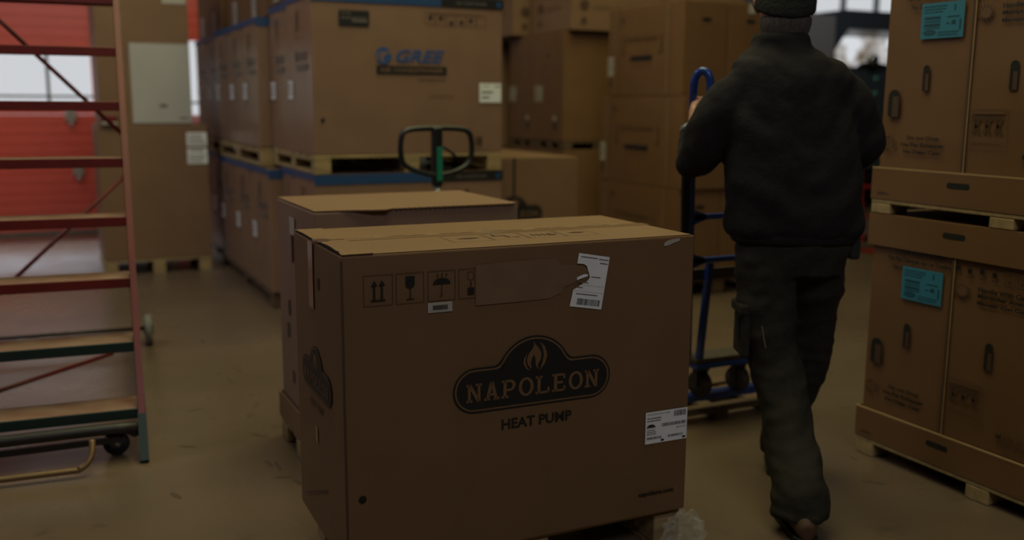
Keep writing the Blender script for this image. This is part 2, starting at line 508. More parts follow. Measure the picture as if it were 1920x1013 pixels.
def sectional_door(n, D, wz0, wz1, mull, wx0, wx1, knobs=()):
    x0, x1, z0, z1 = D
    y0, y1 = YB + 0.03, YB + 0.09
    b = MB()
    # grooved red panels below and above the glazed section
    def panels(za, zb):
        k = max(1, round((zb - za) / 0.11)); h = (zb - za) / k
        for i in range(k):
            b.box((x0 + 0.02, y0, za + i * h + 0.004), (x1 - 0.02, y1, za + (i + 1) * h - 0.004), 'red_door')
            b.box((x0 + 0.02, y0 + 0.01, za + i * h - 0.004), (x1 - 0.02, y1 - 0.01, za + i * h + 0.004), 'red_door')
    panels(0.03, wz0 - 0.05)
    panels(wz1 + 0.05, z1)
    b.box((x0 + 0.02, y0, wz0 - 0.05), (x1 - 0.02, y1, wz0), 'red_door')
    b.box((x0 + 0.02, y0, wz1), (x1 - 0.02, y1, wz1 + 0.05), 'red_door')
    b.box((x0 + 0.02, y0, wz0), (wx0, y1, wz1), 'red_door'); b.box((wx1, y0, wz0), (x1 - 0.02, y1, wz1), 'red_door')
    d = struct('door_%d' % n, b)
    f = MB()
    f.box((x0 - 0.04, YB - 0.03, 0), (x0 + 0.03, YB + 0.03, z1 + 0.05), 'frame'); f.box((x1 - 0.03, YB - 0.03, 0), (x1 + 0.04, YB + 0.03, z1 + 0.05), 'frame')
    f.box((x0 + 0.03, YB - 0.03, z1 - 0.02), (x1 - 0.03, YB + 0.03, z1 + 0.05), 'frame')
    f.build('door_frame', d)
    f = MB(); f.box((x0 + 0.03, y0 - 0.015, 0), (x1 - 0.03, y0 + 0.05, 0.035), 'rubber_grey'); f.build('bottom_seal', d)
    g = MB(); g.box((wx0, y0 + 0.025, wz0), (wx1, y0 + 0.03, wz1), 'pane'); g.build('window_pane', d)
    g = MB()
    for mxx in mull:
        g.box((mxx - 0.017, y0 - 0.005, wz0), (mxx + 0.017, y1, wz1), 'wall')
    g.box((wx0, y0 - 0.006, wz0 + 0.13), (wx1, y0 + 0.02, wz0 + 0.155), 'wall')
    g.build('mullion', d)
    for kx, kz in knobs:
        k = MB(); k.bbox((kx - 0.055, y0 - 0.05, kz - 0.07), (kx + 0.055, y0, kz + 0.07), 'frame', 0.015)
        k.cyl((kx, y0 - 0.06, kz - 0.1), (0, 0, 1), 0.015, 0.08, 'steel'); k.build('latch', d)
    return d


sectional_door(1, D1, 1.36, 1.97, (-2.0 + 0.6, -0.62, 0.13), -2.2, 0.57, ((0.37, 0.70), (0.33, 1.30)))
sectional_door(2, D2, 1.30, 2.14, (2.0, 2.7), 1.5, 3.1)
# far clerestory window
b = MB(); b.box((D3[0], YB + 0.09, D3[2]), (D3[1], YB + 0.095, D3[3]), 'pane'); w3 = struct('window_1', b)
f = MB()
for xx in (10.2, 10.86, 11.5, 12.2, 12.9, 13.16):
    f.box((xx - 0.02, YB + 0.04, D3[2]), (xx + 0.02, YB + 0.14, D3[3]), 'wall')
f.build('window_frame', w3)
b = MB(); b.box((D4[0], YB + 0.09, D4[2]), (D4[1], YB + 0.1, D4[3]), 'mottled_pane'); struct('window_2', b)


# ------------------------------------------------------------------ pallets and cartons
def pallet(name, label, x0, x1, y0, y1, z0, h, wood='wood', group=None, along='x', blocks=3):
    """block pallet: deck boards on stringers and blocks; deck boards run along x or y"""
    r = empty(name, ((x0 + x1) / 2, (y0 + y1) / 2, z0))
    tag(r, label, 'pallet', group)
    low = h < 0.1
    t = 0.017 if low else 0.018
    n = 6
    bw = 0.1
    sw = along == 'y'

    def bx(part, a0, a1, c0, c1, za, zb, rr=.003):
        d = MB()
        if sw:
            d.bbox((x0 + c0, y0 + a0, za), (x0 + c1, y0 + a1, zb), wood, rr, 1)
        else:
            d.bbox((x0 + a0, y0 + c0, za), (x0 + a1, y0 + c1, zb), wood, rr, 1)
        d.build(part, r)
    LA_, LC = ((y1 - y0, x1 - x0) if sw else (x1 - x0, y1 - y0))
    w = LC / (n - 1 + 0.75) * 0.75
    p = (LC - w) / (n - 1)
    for i in range(n):
        bx('deck_board', 0, LA_, i * p, i * p + w, z0 + h - t, z0 + h)
    zb = z0 + h - t
    if not low:
        for i in range(3):
            a = (LA_ - bw) * i / 2
            bx('stringer_board', a, a + bw, 0, LC, z0 + h - 2 * t, z0 + h - t)
            bx('bottom_board', a, a + bw, 0, LC, z0, z0 + t)
        zb = z0 + h - 2 * t
    for i in range(3):
        a = (LA_ - bw) * i / 2
        for j in range(blocks):
            c = (LC - bw) * j / (blocks - 1)
            bx('block', a, a + bw, c, c + bw, z0 + (0 if low else t), zb, .004)
    return r


def carton_body(x0, x1, y0, y1, z0, z1, m, seam='x', r=0.006, bulge=0.006, ang=0.0, gap=0.004, holes=()):
    """box mesh with softened edges, slightly bulging sides and two top flaps meeting at a groove"""
    b = MB()
    bm = bmesh.new()
    bmesh.ops.create_cube(bm, size=1)
    bmesh.ops.subdivide_edges(bm, edges=bm.edges[:], cuts=7, use_grid_fill=True)
    L = (x1 - x0, y1 - y0, z1 - z0)
    sd = random.random() * 50
    for v in bm.verts:
        c = v.co.copy(); q = [c[i] * 2 for i in range(3)]
        p = Vector((x0 + (c.x + .5) * L[0], y0 + (c.y + .5) * L[1], z0 + (c.z + .5) * L[2]))
        k = (1 - abs(q[2]) ** 3)
        nz = 0.5 + 0.5 * noise.noise(Vector((p.x * 3 + sd, p.y * 3, p.z * 3)))
        if abs(q[0]) > 0.999: p.x += math.copysign(bulge * (1 - q[1] ** 2) * k * nz, q[0])
        if abs(q[1]) > 0.999: p.y += math.copysign(bulge * (1 - q[0] ** 2) * k * nz, q[1])
        v.co = p
    sharp = [e for e in bm.edges if len(e.link_faces) == 2 and e.calc_face_angle() > 1.2]
    bmesh.ops.bevel(bm, geom=sharp, offset=r, segments=2, affect='EDGES', profile=0.6)
    b.frombm(bm, m)
    # flap joint: thin dark slot sunk between slightly raised flaps
    zt = z1
    if seam == 'x':
        ym = (y0 + y1) / 2
        b.box((x0 + .01, y0 + .004, zt - .001), (x1 - .01, ym - gap / 2, zt + .003), m); b.box((x0 + .01, ym + gap / 2, zt - .001), (x1 - .01, y1 - .004, zt + .003), m)
    elif seam == 'y':
        xm = (x0 + x1) / 2
        b.box((x0 + .004, y0 + .01, zt - .001), (xm - gap / 2, y1 - .01, zt + .003), m); b.box((xm + gap / 2, y0 + .01, zt - .001), (x1 - .004, y1 - .01, zt + .003), m)
    if ang:
        R_ = Matrix.Translation((x0, y0, 0)) @ Matrix.Rotation(ang, 4, 'Z') @ Matrix.Translation((-x0, -y0, 0))
        b.v = [R_ @ p for p in b.v]
    return b


def carton(name, label, x0, x1, y0, y1, z0, z1, m='kraft', seam='x', group=None, cat='box', ang=0.0, r=0.006, bulge=0.006):
    b = carton_body(x0, x1, y0, y1, z0, z1, m, seam, r, bulge, ang)
    o = b.build(name, None, ((x0 + x1) / 2, (y0 + y1) / 2, z0))
    tag(o, label, cat, group)
    return o


# ---- slab-serif lettering for the wordmark
def glyph(ch):
    w, s = 0.2, 0.13
    P = []
    R4 = lambda a, b_, c, d: [(a, b_), (c, b_), (c, d), (a, d)]
    if ch == 'N':
        P = [R4(.1, 0, .28, 1), R4(.72, 0, .9, 1), [(.06, 1), (.3, 1), (.92, 0), (.7, 0)], R4(0, 0, .38, s), R4(0, 1 - s, .3, 1), R4(.6, 1 - s, 1, 1)]
    elif ch == 'A':
        P = [[(.1, 0), (.3, 0), (.6, 1), (.38, 1)], [(.7, 0), (.9, 0), (.62, 1), (.4, 1)], R4(.28, .25, .74, .25 + s), R4(0, 0, .38, s), R4(.62, 0, 1, s)]
    elif ch == 'L':
        P = [R4(.12, 0, .34, 1), R4(0, 1 - s, .46, 1), R4(0, 0, .95, s), R4(.8, 0, .95, .32)]
    elif ch == 'E':
        P = [R4(.12, 0, .34, 1), R4(0, 0, .92, s), R4(0, 1 - s, .9, 1), R4(.3, .44, .72, .44 + s), R4(.78, 0, .92, .3), R4(.76, .7, .9, 1)]
    elif ch == 'O':
        n = 28
        for i in range(n):
            a, c = 2 * math.pi * i / n, 2 * math.pi * (i + 1) / n
            P.append([(.5 + .5 * math.cos(a), .5 + .52 * math.sin(a)), (.5 + .5 * math.cos(c), .5 + .52 * math.sin(c)),
                      (.5 + .29 * math.cos(c), .5 + .38 * math.sin(c)), (.5 + .29 * math.cos(a), .5 + .38 * math.sin(a))])
    elif ch == 'P':
        P = [R4(.12, 0, .33, 1), R4(0, 0, .46, s), R4(0, 1 - s, .55, 1), R4(.3, .38, .55, .38 + s)]
        n = 12
        for i in range(n):
            a, c = -math.pi / 2 + math.pi * i / n, -math.pi / 2 + math.pi * (i + 1) / n
            P.append([(.55 + .38 * math.cos(a), .69 + .31 * math.sin(a)), (.55 + .38 * math.cos(c), .69 + .31 * math.sin(c)),
                      (.55 + .17 * math.cos(c), .69 + .18 * math.sin(c)), (.55 + .17 * math.cos(a), .69 + .18 * math.sin(a))])
    return P


def flame_logo(b, F, cu, z0, W, word='NAPOLEON', base='kraft', ink='ink', heat=True):
    """pill badge with dome, flame and wordmark; W = badge width, z0 = badge bottom, cu = centre"""
    s = W / 0.518
    H_ = 0.135 * s
    for k, (d, mt) in enumerate(((0, ink), (0.0055 * s, base), (0.0105 * s, ink))):
        off = 0.0006 + 0.0005 * k
        r = H_ / 2 - d
        x0, x1, zc = cu - W / 2 + H_ / 2, cu + W / 2 - H_ / 2, z0 + H_ / 2
        pill = circle(x0, zc, r, 20, math.pi / 2, 1.5 * math.pi) + circle(x1, zc, r, 20, -math.pi / 2, math.pi / 2)
        b.poly(F, pill, mt, off)
        R0 = 0.1225 * s - d; cz = z0 + 0.0915 * s
        b.poly(F, circle(cu, cz, R0, 30, 0.0, math.pi), mt, off + 0.00005)
        fil = 0.02 * s  # little fillets where dome meets pill
        for sg in (-1, 1):
            xt = math.sqrt(max(R0 ** 2 - (zc + r - cz) ** 2, 0))
            b.poly(F, [(cu + sg * (xt - .004), zc + r - .002), (cu + sg * (xt + fil), zc + r - .002), (cu + sg * (xt + .003 * s), zc + r + .005 * s), (cu + sg * (xt - .01 * s), zc + r + fil)][::sg], mt, off + 0.00005)
    # wordmark
    off = 0.0024
    n = len(word)
    tw = 0.437 * s; gw = tw / (n + (n - 1) * 0.14); x = cu - tw / 2
    for ch in word:
        for P in glyph(ch):
            b.poly(F, [(x + p[0] * gw, z0 + 0.034 * s + p[1] * 0.055 * s) for p in P], base, off)
        x += gw * 1.14
    # flame
    fw_, fh = 0.082 * s, 0.092 * s
    fx, fz = cu - fw_ * 0.5, z0 + 0.106 * s
    core = [(.45, 1.0), (.52, .88), (.66, .75), (.76, .58), (.74, .38), (.62, .2), (.64, .03), (.54, .2), (.52, .42), (.46, .55), (.38, .42), (.33, .28), (.38, .08), (.22, .22), (.18, .4), (.24, .58), (.38, .72), (.46, .85)]
    right = [(.70, .97), (.9, .77), (1.0, .5), (.92, .25), (.7, .0), (.82, .3), (.86, .5), (.82, .72)]
    left = [(.2, .64), (.07, .45), (.04, .3), (.14, .12), (.35, .0), (.19, .15), (.13, .3), (.14, .48)]
    for P in (core, right, left):
        b.poly(F, [(fx + p[0] * fw_, fz + p[1] * fh) for p in P], base, off)


def text_lines(b, F, lines, a0, z_top, w, lh, m, bold=0.03, align='l', sc=0.72):
    wmax = max(len(l) for l in lines)
    for i, l in enumerate(lines):
        ww = w * len(l) / wmax
        aa = a0 if align == 'l' else a0 + (w - ww) / 2
        b.text(F, l, aa, z_top - (i + 1) * lh, ww, lh * sc, m, bold=bold)


def fake_lines(b, F, a0, z0, a1, z1, n, m, off=0.001, seed=1):
    """rows of tiny illegible print"""
    rnd = random.Random(seed)
    h = (z1 - z0) / n
    for i in range(n):
        x = a0
        end = a0 + (a1 - a0) * rnd.uniform(.55, 1)
        while x < end:
            w = rnd.uniform(.05, .16) * (a1 - a0)
            b.rect(F, x, z0 + i * h + h * .25, min(x + w, a1), z0 + i * h + h * .75, m, off); x += w + .02 * (a1 - a0)


def barcode(b, F, a0, z0, a1, z1, m, off=0.0012, seed=3):
    rnd = random.Random(seed); x = a0
    while x < a1:
        w = rnd.choice((1, 1, 2, 3)) * (a1 - a0) / 70
        b.rect(F, x, z0, min(x + w, a1), z1, m, off); x += w + rnd.choice((1, 1, 2)) * (a1 - a0) / 70


# ------------------------------------------------------------------ the heat pump box in front
BA = math.radians(-0.95)
pf = pallet('wooden_pallet', 'pale wooden pallet under the nearest heat pump box', 0.75, 1.84, 2.505, 3.03, 0.0, 0.138)
bx0, bx1, by0, by1, bz0, bz1 = 0.70, 1.833, 2.49, 3.065, 0.14, 1.047
hp = carton('heat_pump_box', 'nearest big brown heat pump box with flame badge and torn white label on its front', bx0, bx1, by0, by1, bz0, bz1, 'kraft', 'x', None, 'box', BA, 0.005, 0.004)
F = face_front(bx0, by0 - 0.0045, 0, BA)
FL = face_left(bx0 - 0.0045, by0, 0, BA)   # u negative runs back along the left side
b = MB(); flame_logo(b, F, 0.575, 0.565, 0.518); b.build('front_logo', hp)
b = MB(); b.text(F, 'HEAT PUMP', 0.469, 0.503, 0.233, 0.032, 'ink', bold=0.025); b.build('product_lettering', hp)
b = MB(); b.text(F, 'napoleon.com', 0.952, 0.205, 0.132, 0.02, 'ink', bold=0.03); b.build('web_address', hp)
b = MB(); b.poly(F, circle(0.045, 0.359, 0.011, 20), 'dark', 0.001); b.build('hole', hp)


def handling_icons(b, F, xs, z0, z1, kinds, ink='ink', lw=0.0016, frame_ink='ink_soft'):
    for (xa, xb_), k in zip(xs, kinds):
        b.frame(F, xa, z0, xb_, z1, lw, frame_ink)
        W_ = xb_ - xa; H_ = z1 - z0; X = lambda t: xa + W_ * t; Z = lambda t: z0 + H_ * t
        R_ = lambda p, q, r_, s_: b.rect(F, X(p), Z(q), X(r_), Z(s_), ink, 0.0012)
        if k == 'up':
            for c in (.36, .62):
                R_(c - .035, .2, c + .035, .66)
                b.poly(F, [(X(c - .11), Z(.64)), (X(c + .11), Z(.64)), (X(c), Z(.82))], ink, .0012)
            R_(.24, .15, .74, .2)
        elif k == 'glass':
            b.poly(F, [(X(.34), Z(.88)), (X(.34), Z(.58)), (X(.42), Z(.5)), (X(.58), Z(.5)), (X(.66), Z(.58)), (X(.66), Z(.88))], ink, .0012)
            R_(.485, .15, .515, .5); R_(.36, .12, .64, .15)
        elif k == 'umbrella':
            b.poly(F, circle(X(.5), Z(.55), W_ * .32, 18, 0, math.pi, H_ * .2), ink, .0012)
            R_(.49, .16, .51, .56); R_(.42, .14, .5, .17)
            for c in (.34, .5, .66):
                R_(c, .8, c + .03, .9)
        elif k == 'stack':
            R_(.42, .12, .72, .36)
            b.frame(F, X(.42), Z(.62), X(.72), Z(.9), lw, frame_ink); R_(.55, .4, .59, .58)
        elif k == 'lift':
            b.poly(F, [(X(.2), Z(.5)), (X(.6), Z(.42)), (X(.85), Z(.5)), (X(.6), Z(.6)), (X(.4), Z(.56))], ink, .0012)
        elif k == 'hook':
            R_(.2, .6, .26, .85); R_(.2, .6, .5, .66); R_(.5, .3, .56, .66); R_(.6, .3, .85, .36)
        elif k == 'small':
            for c in (.2, .35, .5):
                R_(c, .3, c + .06, .6)
            R_(.6, .3, .85, .4); R_(.66, .45, .8, .6)


b = MB(); handling_icons(b, F, ((.059, .142), (.151, .232), (.243, .325), (.335, .40)), .907, .993, ('up', 'glass', 'umbrella', 'stack'))
b.build('handling_symbols', hp)
# peeled-label residue and torn shipping label
b = MB()
gp = [(.386, 1.0), (.5, 1.004), (.64, 1.004), (.66, .985), (.70, .982), (.735, .975), (.752, .96), (.73, .94), (.70, .925), (.67, .917), (.66, .90), (.62, .886), (.5, .884), (.386, .884)]
b.slab(F, gp, 'residue', 0.0004, 0.0006); b.build('peeled_label_residue', hp)
b = MB()
lp = [(.689, .857), (.797, .838), (.823, .997), (.718, 1.016), (.712, .985), (.735, .982), (.745, .975), (.752, .955), (.756, .94), (.748, .929), (.735, .924), (.700, .906)]
b.slab(F, lp, 'paper', 0.0012, 0.0006)
def lab(a, c):   # position on the tilted label
    return (.689 + .108 * a + .029 * c, .857 - .019 * a + .159 * c)
def lrow(a0, c0, a1, c1, m_, off=0.0022):
    b.poly(F, [lab(a0, c0), lab(a1, c0), lab(a1, c1), lab(a0, c1)], m_, off)
x = 0.2
rnd = random.Random(5)
while x < .93:
    w_ = rnd.choice((.008, .015, .025)); lrow(x, .05, min(x + w_, .95), .17, 'ink'); x += w_ + rnd.choice((.008, .014))
for i, (a0, a1, c) in enumerate(((.12, .8, .24), (.1, .3, .36), (.12, .45, .46), (.5, .8, .58), (.08, .6, .93), (.7, .95, .85), (.65, .95, .92))):
    lrow(a0, c, a1, c + .02, 'ink_grey')
lrow(.05, .30, .97, .304, 'ink_grey'); lrow(.05, .42, .97, .424, 'ink_grey')
b.build('torn_shipping_label', hp)['label'] = 'torn tilted white shipping label with a barcode'
b = MB()
b.slab(F, [(.708, .965), (.73, .975), (.746, .966), (.742, .955), (.72, .951)], 'kraft_mid', .0014, .0005)
b.slab(F, [(.712, .935), (.748, .944), (.75, .95), (.735, .951), (.712, .943)], 'paper', .0018, .0008)
b.build('torn_paper_strip', hp)
b = MB(); b.slab(F, [(.242, .874), (.315, .874), (.315, .903), (.242, .903)], 'paper_dull', .0004, .0006)
b.rect(F, .256, .881, .302, .895, 'ink_grey', .0014); b.text(F, '00200316', .258, .883, .04, .01, 'ink', .0018, .02); b.build('serial_sticker', hp)
b = MB(); b.slab(F, [(1.016, 1.02), (1.03, 1.02), (1.05, 1.027), (1.075, 1.034), (1.074, 1.041), (1.05, 1.04), (1.03, 1.036), (1.02, 1.03)], 'paper_dull', .0004, .0006)
b.build('scuffed_tape_scrap', hp)
b = MB(); b.slab(F, [(.969, .384), (1.127, .384), (1.127, .489), (.969, .489)], 'paper', .0004, .0006)
LA = 0.0014
b.text(F, 'NAPOLEON HEAT PUMP', .975, .478, .085, .005, 'ink_grey', LA, .01)
barcode(b, F, 1.075, .465, 1.122, .484, 'ink', LA, 2); barcode(b, F, 1.03, .436, 1.122, .447, 'ink', LA, 4)
b.text(F, '28018 7700', 1.085, .424, .036, .006, 'ink_grey', LA, .01)
barcode(b, F, .975, .398, 1.03, .406, 'ink', LA, 6); barcode(b, F, 1.055, .398, 1.11, .406, 'ink', LA, 7)
b.rect(F, 1.028, .388, 1.04, .395, 'ink', LA); b.rect(F, 1.11, .388, 1.122, .395, 'ink', LA)
b.poly(F, circle(.99, .44, .015, 14, 0, math.pi, .008), 'ink', LA); b.rect(F, .973, .4365, 1.007, .4395, 'ink', LA)
fake_lines(b, F, .975, .412, 1.02, .432, 3, 'ink_grey', LA, 8); fake_lines(b, F, .975, .455, 1.04, .472, 2, 'ink_grey', LA, 9)
b.build('product_label', hp)['label'] = 'white product label with barcodes'
# left side: logo, tape, tab
b = MB(); flame_logo(b, FL, -0.30, 0.583, 0.36, ink='ink'); b.build('side_logo', hp)
b = MB(); b.text(FL, 'HEAT PUMP', -0.39, 0.535, .16, .022, 'ink_soft', bold=.02); b.build('side_lettering', hp)
b = MB(); b.slab(FL, [(-.36, .845), (-.305, .845), (-.305, 1.045), (-.36, 1.045)], 'tape', .0004, .0005); b.build('side_tape_strip', hp)['label'] = 'shiny clear tape strip'
b = MB(); b.slab(FL, [(-.32, .43), (-.30, .43), (-.30, .48), (-.32, .48)], 'kraft_edge', .0004, .0006); b.build('side_tab', hp)
b = MB(); b.rect(FL, -.26, .915, -.24, .95, 'ink_soft'); b.poly(FL, [(-.5, .2), (-.49, .2), (-.2, .31), (-.2, .317)], 'ink_soft', .0006); b.build('side_marks', hp)
# lid: lifted flap at the left edge, tape along the joint, printed symbols
TOPF = (Vector((bx0, by0, bz1)), Vector((math.cos(BA), math.sin(BA), 0)), Vector((-math.sin(BA), math.cos(BA), 0)), Vector((0, 0, 1)))
b = MB(); b.slab(TOPF, [(-.002, .262), (1.135, .262), (1.135, .314), (-.002, .314)], 'tape', .0035, .0005)
for i in range(16):
    x = .18 + .055 * i
    b.slab(TOPF, [(x, .30 + .004 * math.sin(i * 2.1)), (x + .04, .306 + .004 * math.sin(i * 1.3)), (x + .05, .311), (x + .01, .308)], 'ink_faint' if i % 3 else 'kraft_edge', .0041, .0008)
b.build('lid_tape', hp)
b = MB(); handling_icons(b, (TOPF[0], TOPF[1], TOPF[2], TOPF[3]), ((.37, .50), (.505, .62), (.625, .745), (.75, .86)), .115, .245, ('lift', 'hook', 'small', 'lift'), 'ink_soft', .0022, 'ink_faint')
for v in range(len(b.v)):
    b.v[v] = b.v[v] + Vector((0, 0, .0035))
b.build('lid_symbols', hp)
b = MB()
def tp(a, c, h=0.0):
    return TOPF[0] + TOPF[1] * a + TOPF[2] * c + Vector((0, 0, h))
for (c0, c1, lift) in ((.0, .272, .007), (.30, .57, .004)):
    n = 8
    for i in range(n):
        ca, cb = c0 + (c1 - c0) * i / n, c0 + (c1 - c0) * (i + 1) / n
        ha, hb = .004 + lift * math.sin(math.pi * i / n), .004 + lift * math.sin(math.pi * (i + 1) / n)
        vs = [tp(.002, ca, ha - .001), tp(.09, ca, .0035), tp(.09, cb, .0035), tp(.002, cb, hb - .001), tp(.002, ca, ha + .001), tp(.09, ca, .0055), tp(.09, cb, .0055), tp(.002, cb, hb + .001)]
        b.add(vs, [(0, 3, 2, 1), (4, 5, 6, 7), (0, 1, 5, 4), (2, 3, 7, 6), (3, 0, 4, 7), (1, 2, 6, 5)], 'kraft')
b.build('lifted_flap', hp)
b = MB(); b.slab(TOPF, [(-.004, .27), (.03, .262), (.045, .29), (.03, .315), (-.004, .31)], 'chrome', .007, .0008); b.build('tape_glint', hp)['label'] = 'crumpled glinting tape end'  # chrome scrap puts the tape end's glint into its material
# dark strips painting the shade in the gap under the raised flap
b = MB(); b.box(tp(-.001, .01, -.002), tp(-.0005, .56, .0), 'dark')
b2 = MB(); b2.beam(tp(.003, .03, .006), tp(.003, .24, .006), .003, .006, 'dark'); b2.beam(tp(.003, .33, .005), tp(.003, .54, .005), .003, .004, 'dark'); b2.build('lid_gap_shade', hp)
b = MB(); b.beam(F[0] + Vector((.0, .002, bz0 + .01)), F[0] + Vector((.0, .002, bz1 - .012)), .006, .006, 'ink_soft'); b.build('corner_crease', hp)

# crumpled stretch film at the right foot of that box
b = MB()
rnd = random.Random(11)
bm = bmesh.new()
bmesh.ops.create_icosphere(bm, subdivisions=4, radius=1)
for v in bm.verts:
    d = v.co.normalized()
    k = 1 + 0.35 * noise.noise(d * 2.3) + 0.22 * noise.noise(d * 6) + .1 * noise.noise(d * 14)
    v.co = Vector((d.x * .075 * k + 1.80, d.y * .035 * k + 2.425, max(d.z * .068 * k + .078, .002)))
b.frombm(bm, 'film', False)
o = b.build('stretch_film', None, (1.80, 2.425, 0)); tag(o, 'crumpled clear stretch film bunched at the foot of the heat pump box', 'plastic film')

# ------------------------------------------------------------------ second box behind it
sx0, sx1, sy0, sy1, sz1 = 0.89, 1.725, 3.51, 4.13, 1.05
pallet('wooden_pallet', 'grey worn pallet under the second box, behind the heat pump box', sx0 - .01, sx1 + .02, sy0, sy1, 0.0, 0.09, 'wood')
b = carton_body(sx0, sx1, sy0, sy1, 0.095, sz1, 'kraft_grey', 'none', .006, .006)
ob = b.build('torn_lid_box', None, ((sx0 + sx1) / 2, (sy0 + sy1) / 2, 0.095))
tag(ob, 'pale brown box with a ragged perforated lid edge, standing behind the heat pump box', 'box')
b = MB()   # lid sheet with serrated front edge
zt = sz1 + .002
pts = []
x = sx0 + .05
pts = [(sx0 + .003, sy0 + .004)]
prof = [(0.0, 0.0), (.03, .0), (.10, -.014), (.16, -.032), (.21, -.036), (.235, -.012)]
for a, d in prof:
    pts.append((sx0 + .06 + a, sy0 + .002 + d))
x = sx0 + .30
while x < sx1 - .05:
    pts += [(x, sy0 - .012), (x + .007, sy0 - .003), (x + .014, sy0 - .011)]
    x += .02
pts += [(sx1 - .002, sy0 + .004), (sx1 - .002, sy1 - .004), (sx0 + .003, sy1 - .004)]
k = len(pts)
vs = [(p[0], p[1], zt) for p in pts] + [(p[0], p[1], zt + .005) for p in pts]
b.add(vs, [tuple(reversed(range(k))), tuple(range(k, 2 * k))] + [(i, (i + 1) % k, k + (i + 1) % k, k + i) for i in range(k)], 'kraft_mid')
b.build('torn_lid', ob)['label'] = 'yellowish lid sheet with ragged serrated edge'
FL2 = face_left(sx0 - .0062, sy1, 0)
b = MB()
for (u0, z0_, z1_, w_) in ((.27, .815, .935, .03), (.185, .58, .65, .022), (.155, .48, .55, .022), (.225, .30, .36, .02)):
    b.poly(FL2, circle(u0 + w_ / 2, z1_ - w_ / 2, w_ / 2, 8, 0, math.pi) + circle(u0 + w_ / 2, z0_ + w_ / 2, w_ / 2, 8, math.pi, 2 * math.pi), 'dark', .0006)
b.build('hand_holes', ob)
b = MB(); b.slab(FL2, [(.25, .93), (.33, .93), (.33, 1.0), (.25, 1.0)], 'paper_dull', .0003, .0006); b.build('side_sticker', ob)
F2 = face_front(sx0, sy0 - .0062, 0)
b = MB(); b.rect(F2, .43, .972, .54, .984, 'dark', .0008); b.build('front_slot', ob)
b = MB()   # lower tray wrapping the foot of the box
zt0, zt1 = .092, .205
for a, c in (((sx0 - .0145, sy0 - .022, zt0), (sx1 + .02, sy0 - .015, zt1)), ((sx0 - .0145, sy1 + .013, zt0), (sx1 + .02, sy1 + .02, zt1)), ((sx0 - .0145, sy0 - .015, zt0), (sx0 - .009, sy1 + .013, zt1)), ((sx1 + .014, sy0 - .015, zt0), (sx1 + .02, sy1 + .013, zt1))):
    b.box(a, c, 'kraft_mid')
b.build('foot_tray', ob)

# ------------------------------------------------------------------ GREE rows
def gree_box(label, x0, x1, y0, y1, z0, z1, group, capx=.70, detail=True):
    b = carton_body(x0, x1, y0, y1, z0, z1, 'kraft_pale', 'x', .006, .006)
    o = b.build('air_conditioner_box', None, ((x0 + x1) / 2, (y0 + y1) / 2, z0))
    tag(o, label, 'box', group)
    # printed cap band
    ch = .057
    b = MB(); t = .006
    xs = x0 + (x1 - x0) * capx
    b.box((x0 - t, y0 - t, z1 - ch), (xs, y0 - t + .003, z1 + .006), 'blue_band')
    b.box((x0 - t, y0 - t + .003, z1 - .035), (x0 - t + .003, y1 + t, z1 + .006), 'blue_band')
    b.box((x0 - t + .003, y0 - t + .003, z1 + .003), (x1 + t - .003, y1 + t, z1 + .006), 'kraft_pale')
    b.box((xs, y0 - t, z1 - ch), (x1 + t, y0 - t + .003, z1 + .006), 'ink')
    b.box((x1 + t - .003, y0 - t + .003, z1 - .035), (x1 + t, y1 + t, z1 + .006), 'ink')
    Fc = face_front(x0, y0 - t, 0)
    b.text(Fc, 'AIR CONDITIONER', (x1 - x0) * .74, z1 - ch + .018, (x1 - x0) * .17, .02, 'ink_grey', .0008, .01)
    b.rect(Fc, (x1 - x0) * .965, z1 - ch + .012, (x1 - x0) * .99, z1 - ch + .045, 'blue_band', .0008)
    b.build('printed_cap_band', o)
    Fl = face_left(x0 - .0066, y1, 0)
    W_ = y1 - y0
    b = MB(); zc = z0 + .60
    b.poly(Fl, circle(W_ * .42, zc, .035, 20), 'ink_grey', .0008); b.text(Fl, 'GREE', W_ * .52, zc - .025, W_ * .32, .05, 'ink_grey', .0008, .04, .3)
    b.rect(Fl, W_ * .42, zc - .085, W_ * .84, zc - .05, 'ink_grey', .0008)
    b.rect(Fl, W_ * .45, z1 - .22, W_ * .5, z1 - .1, 'ink_faint', .0008); b.frame(Fl, W_ * .4, z1 - .26, W_ * .62, z1 - .09, .004, 'ink_faint', .0008)
    b.build('side_print', o)
    b = MB(); b.slab(Fl, [(W_ * .06, z0 + .34), (W_ * .06 + .13, z0 + .34), (W_ * .06 + .13, z0 + .455), (W_ * .06, z0 + .455)], 'paper', .0004, .0006)
    fake_lines(b, Fl, W_ * .06 + .01, z0 + .36, W_ * .06 + .12, z0 + .44, 3, 'ink_grey', .0014, 5)
    b.build('side_label', o)
    return o


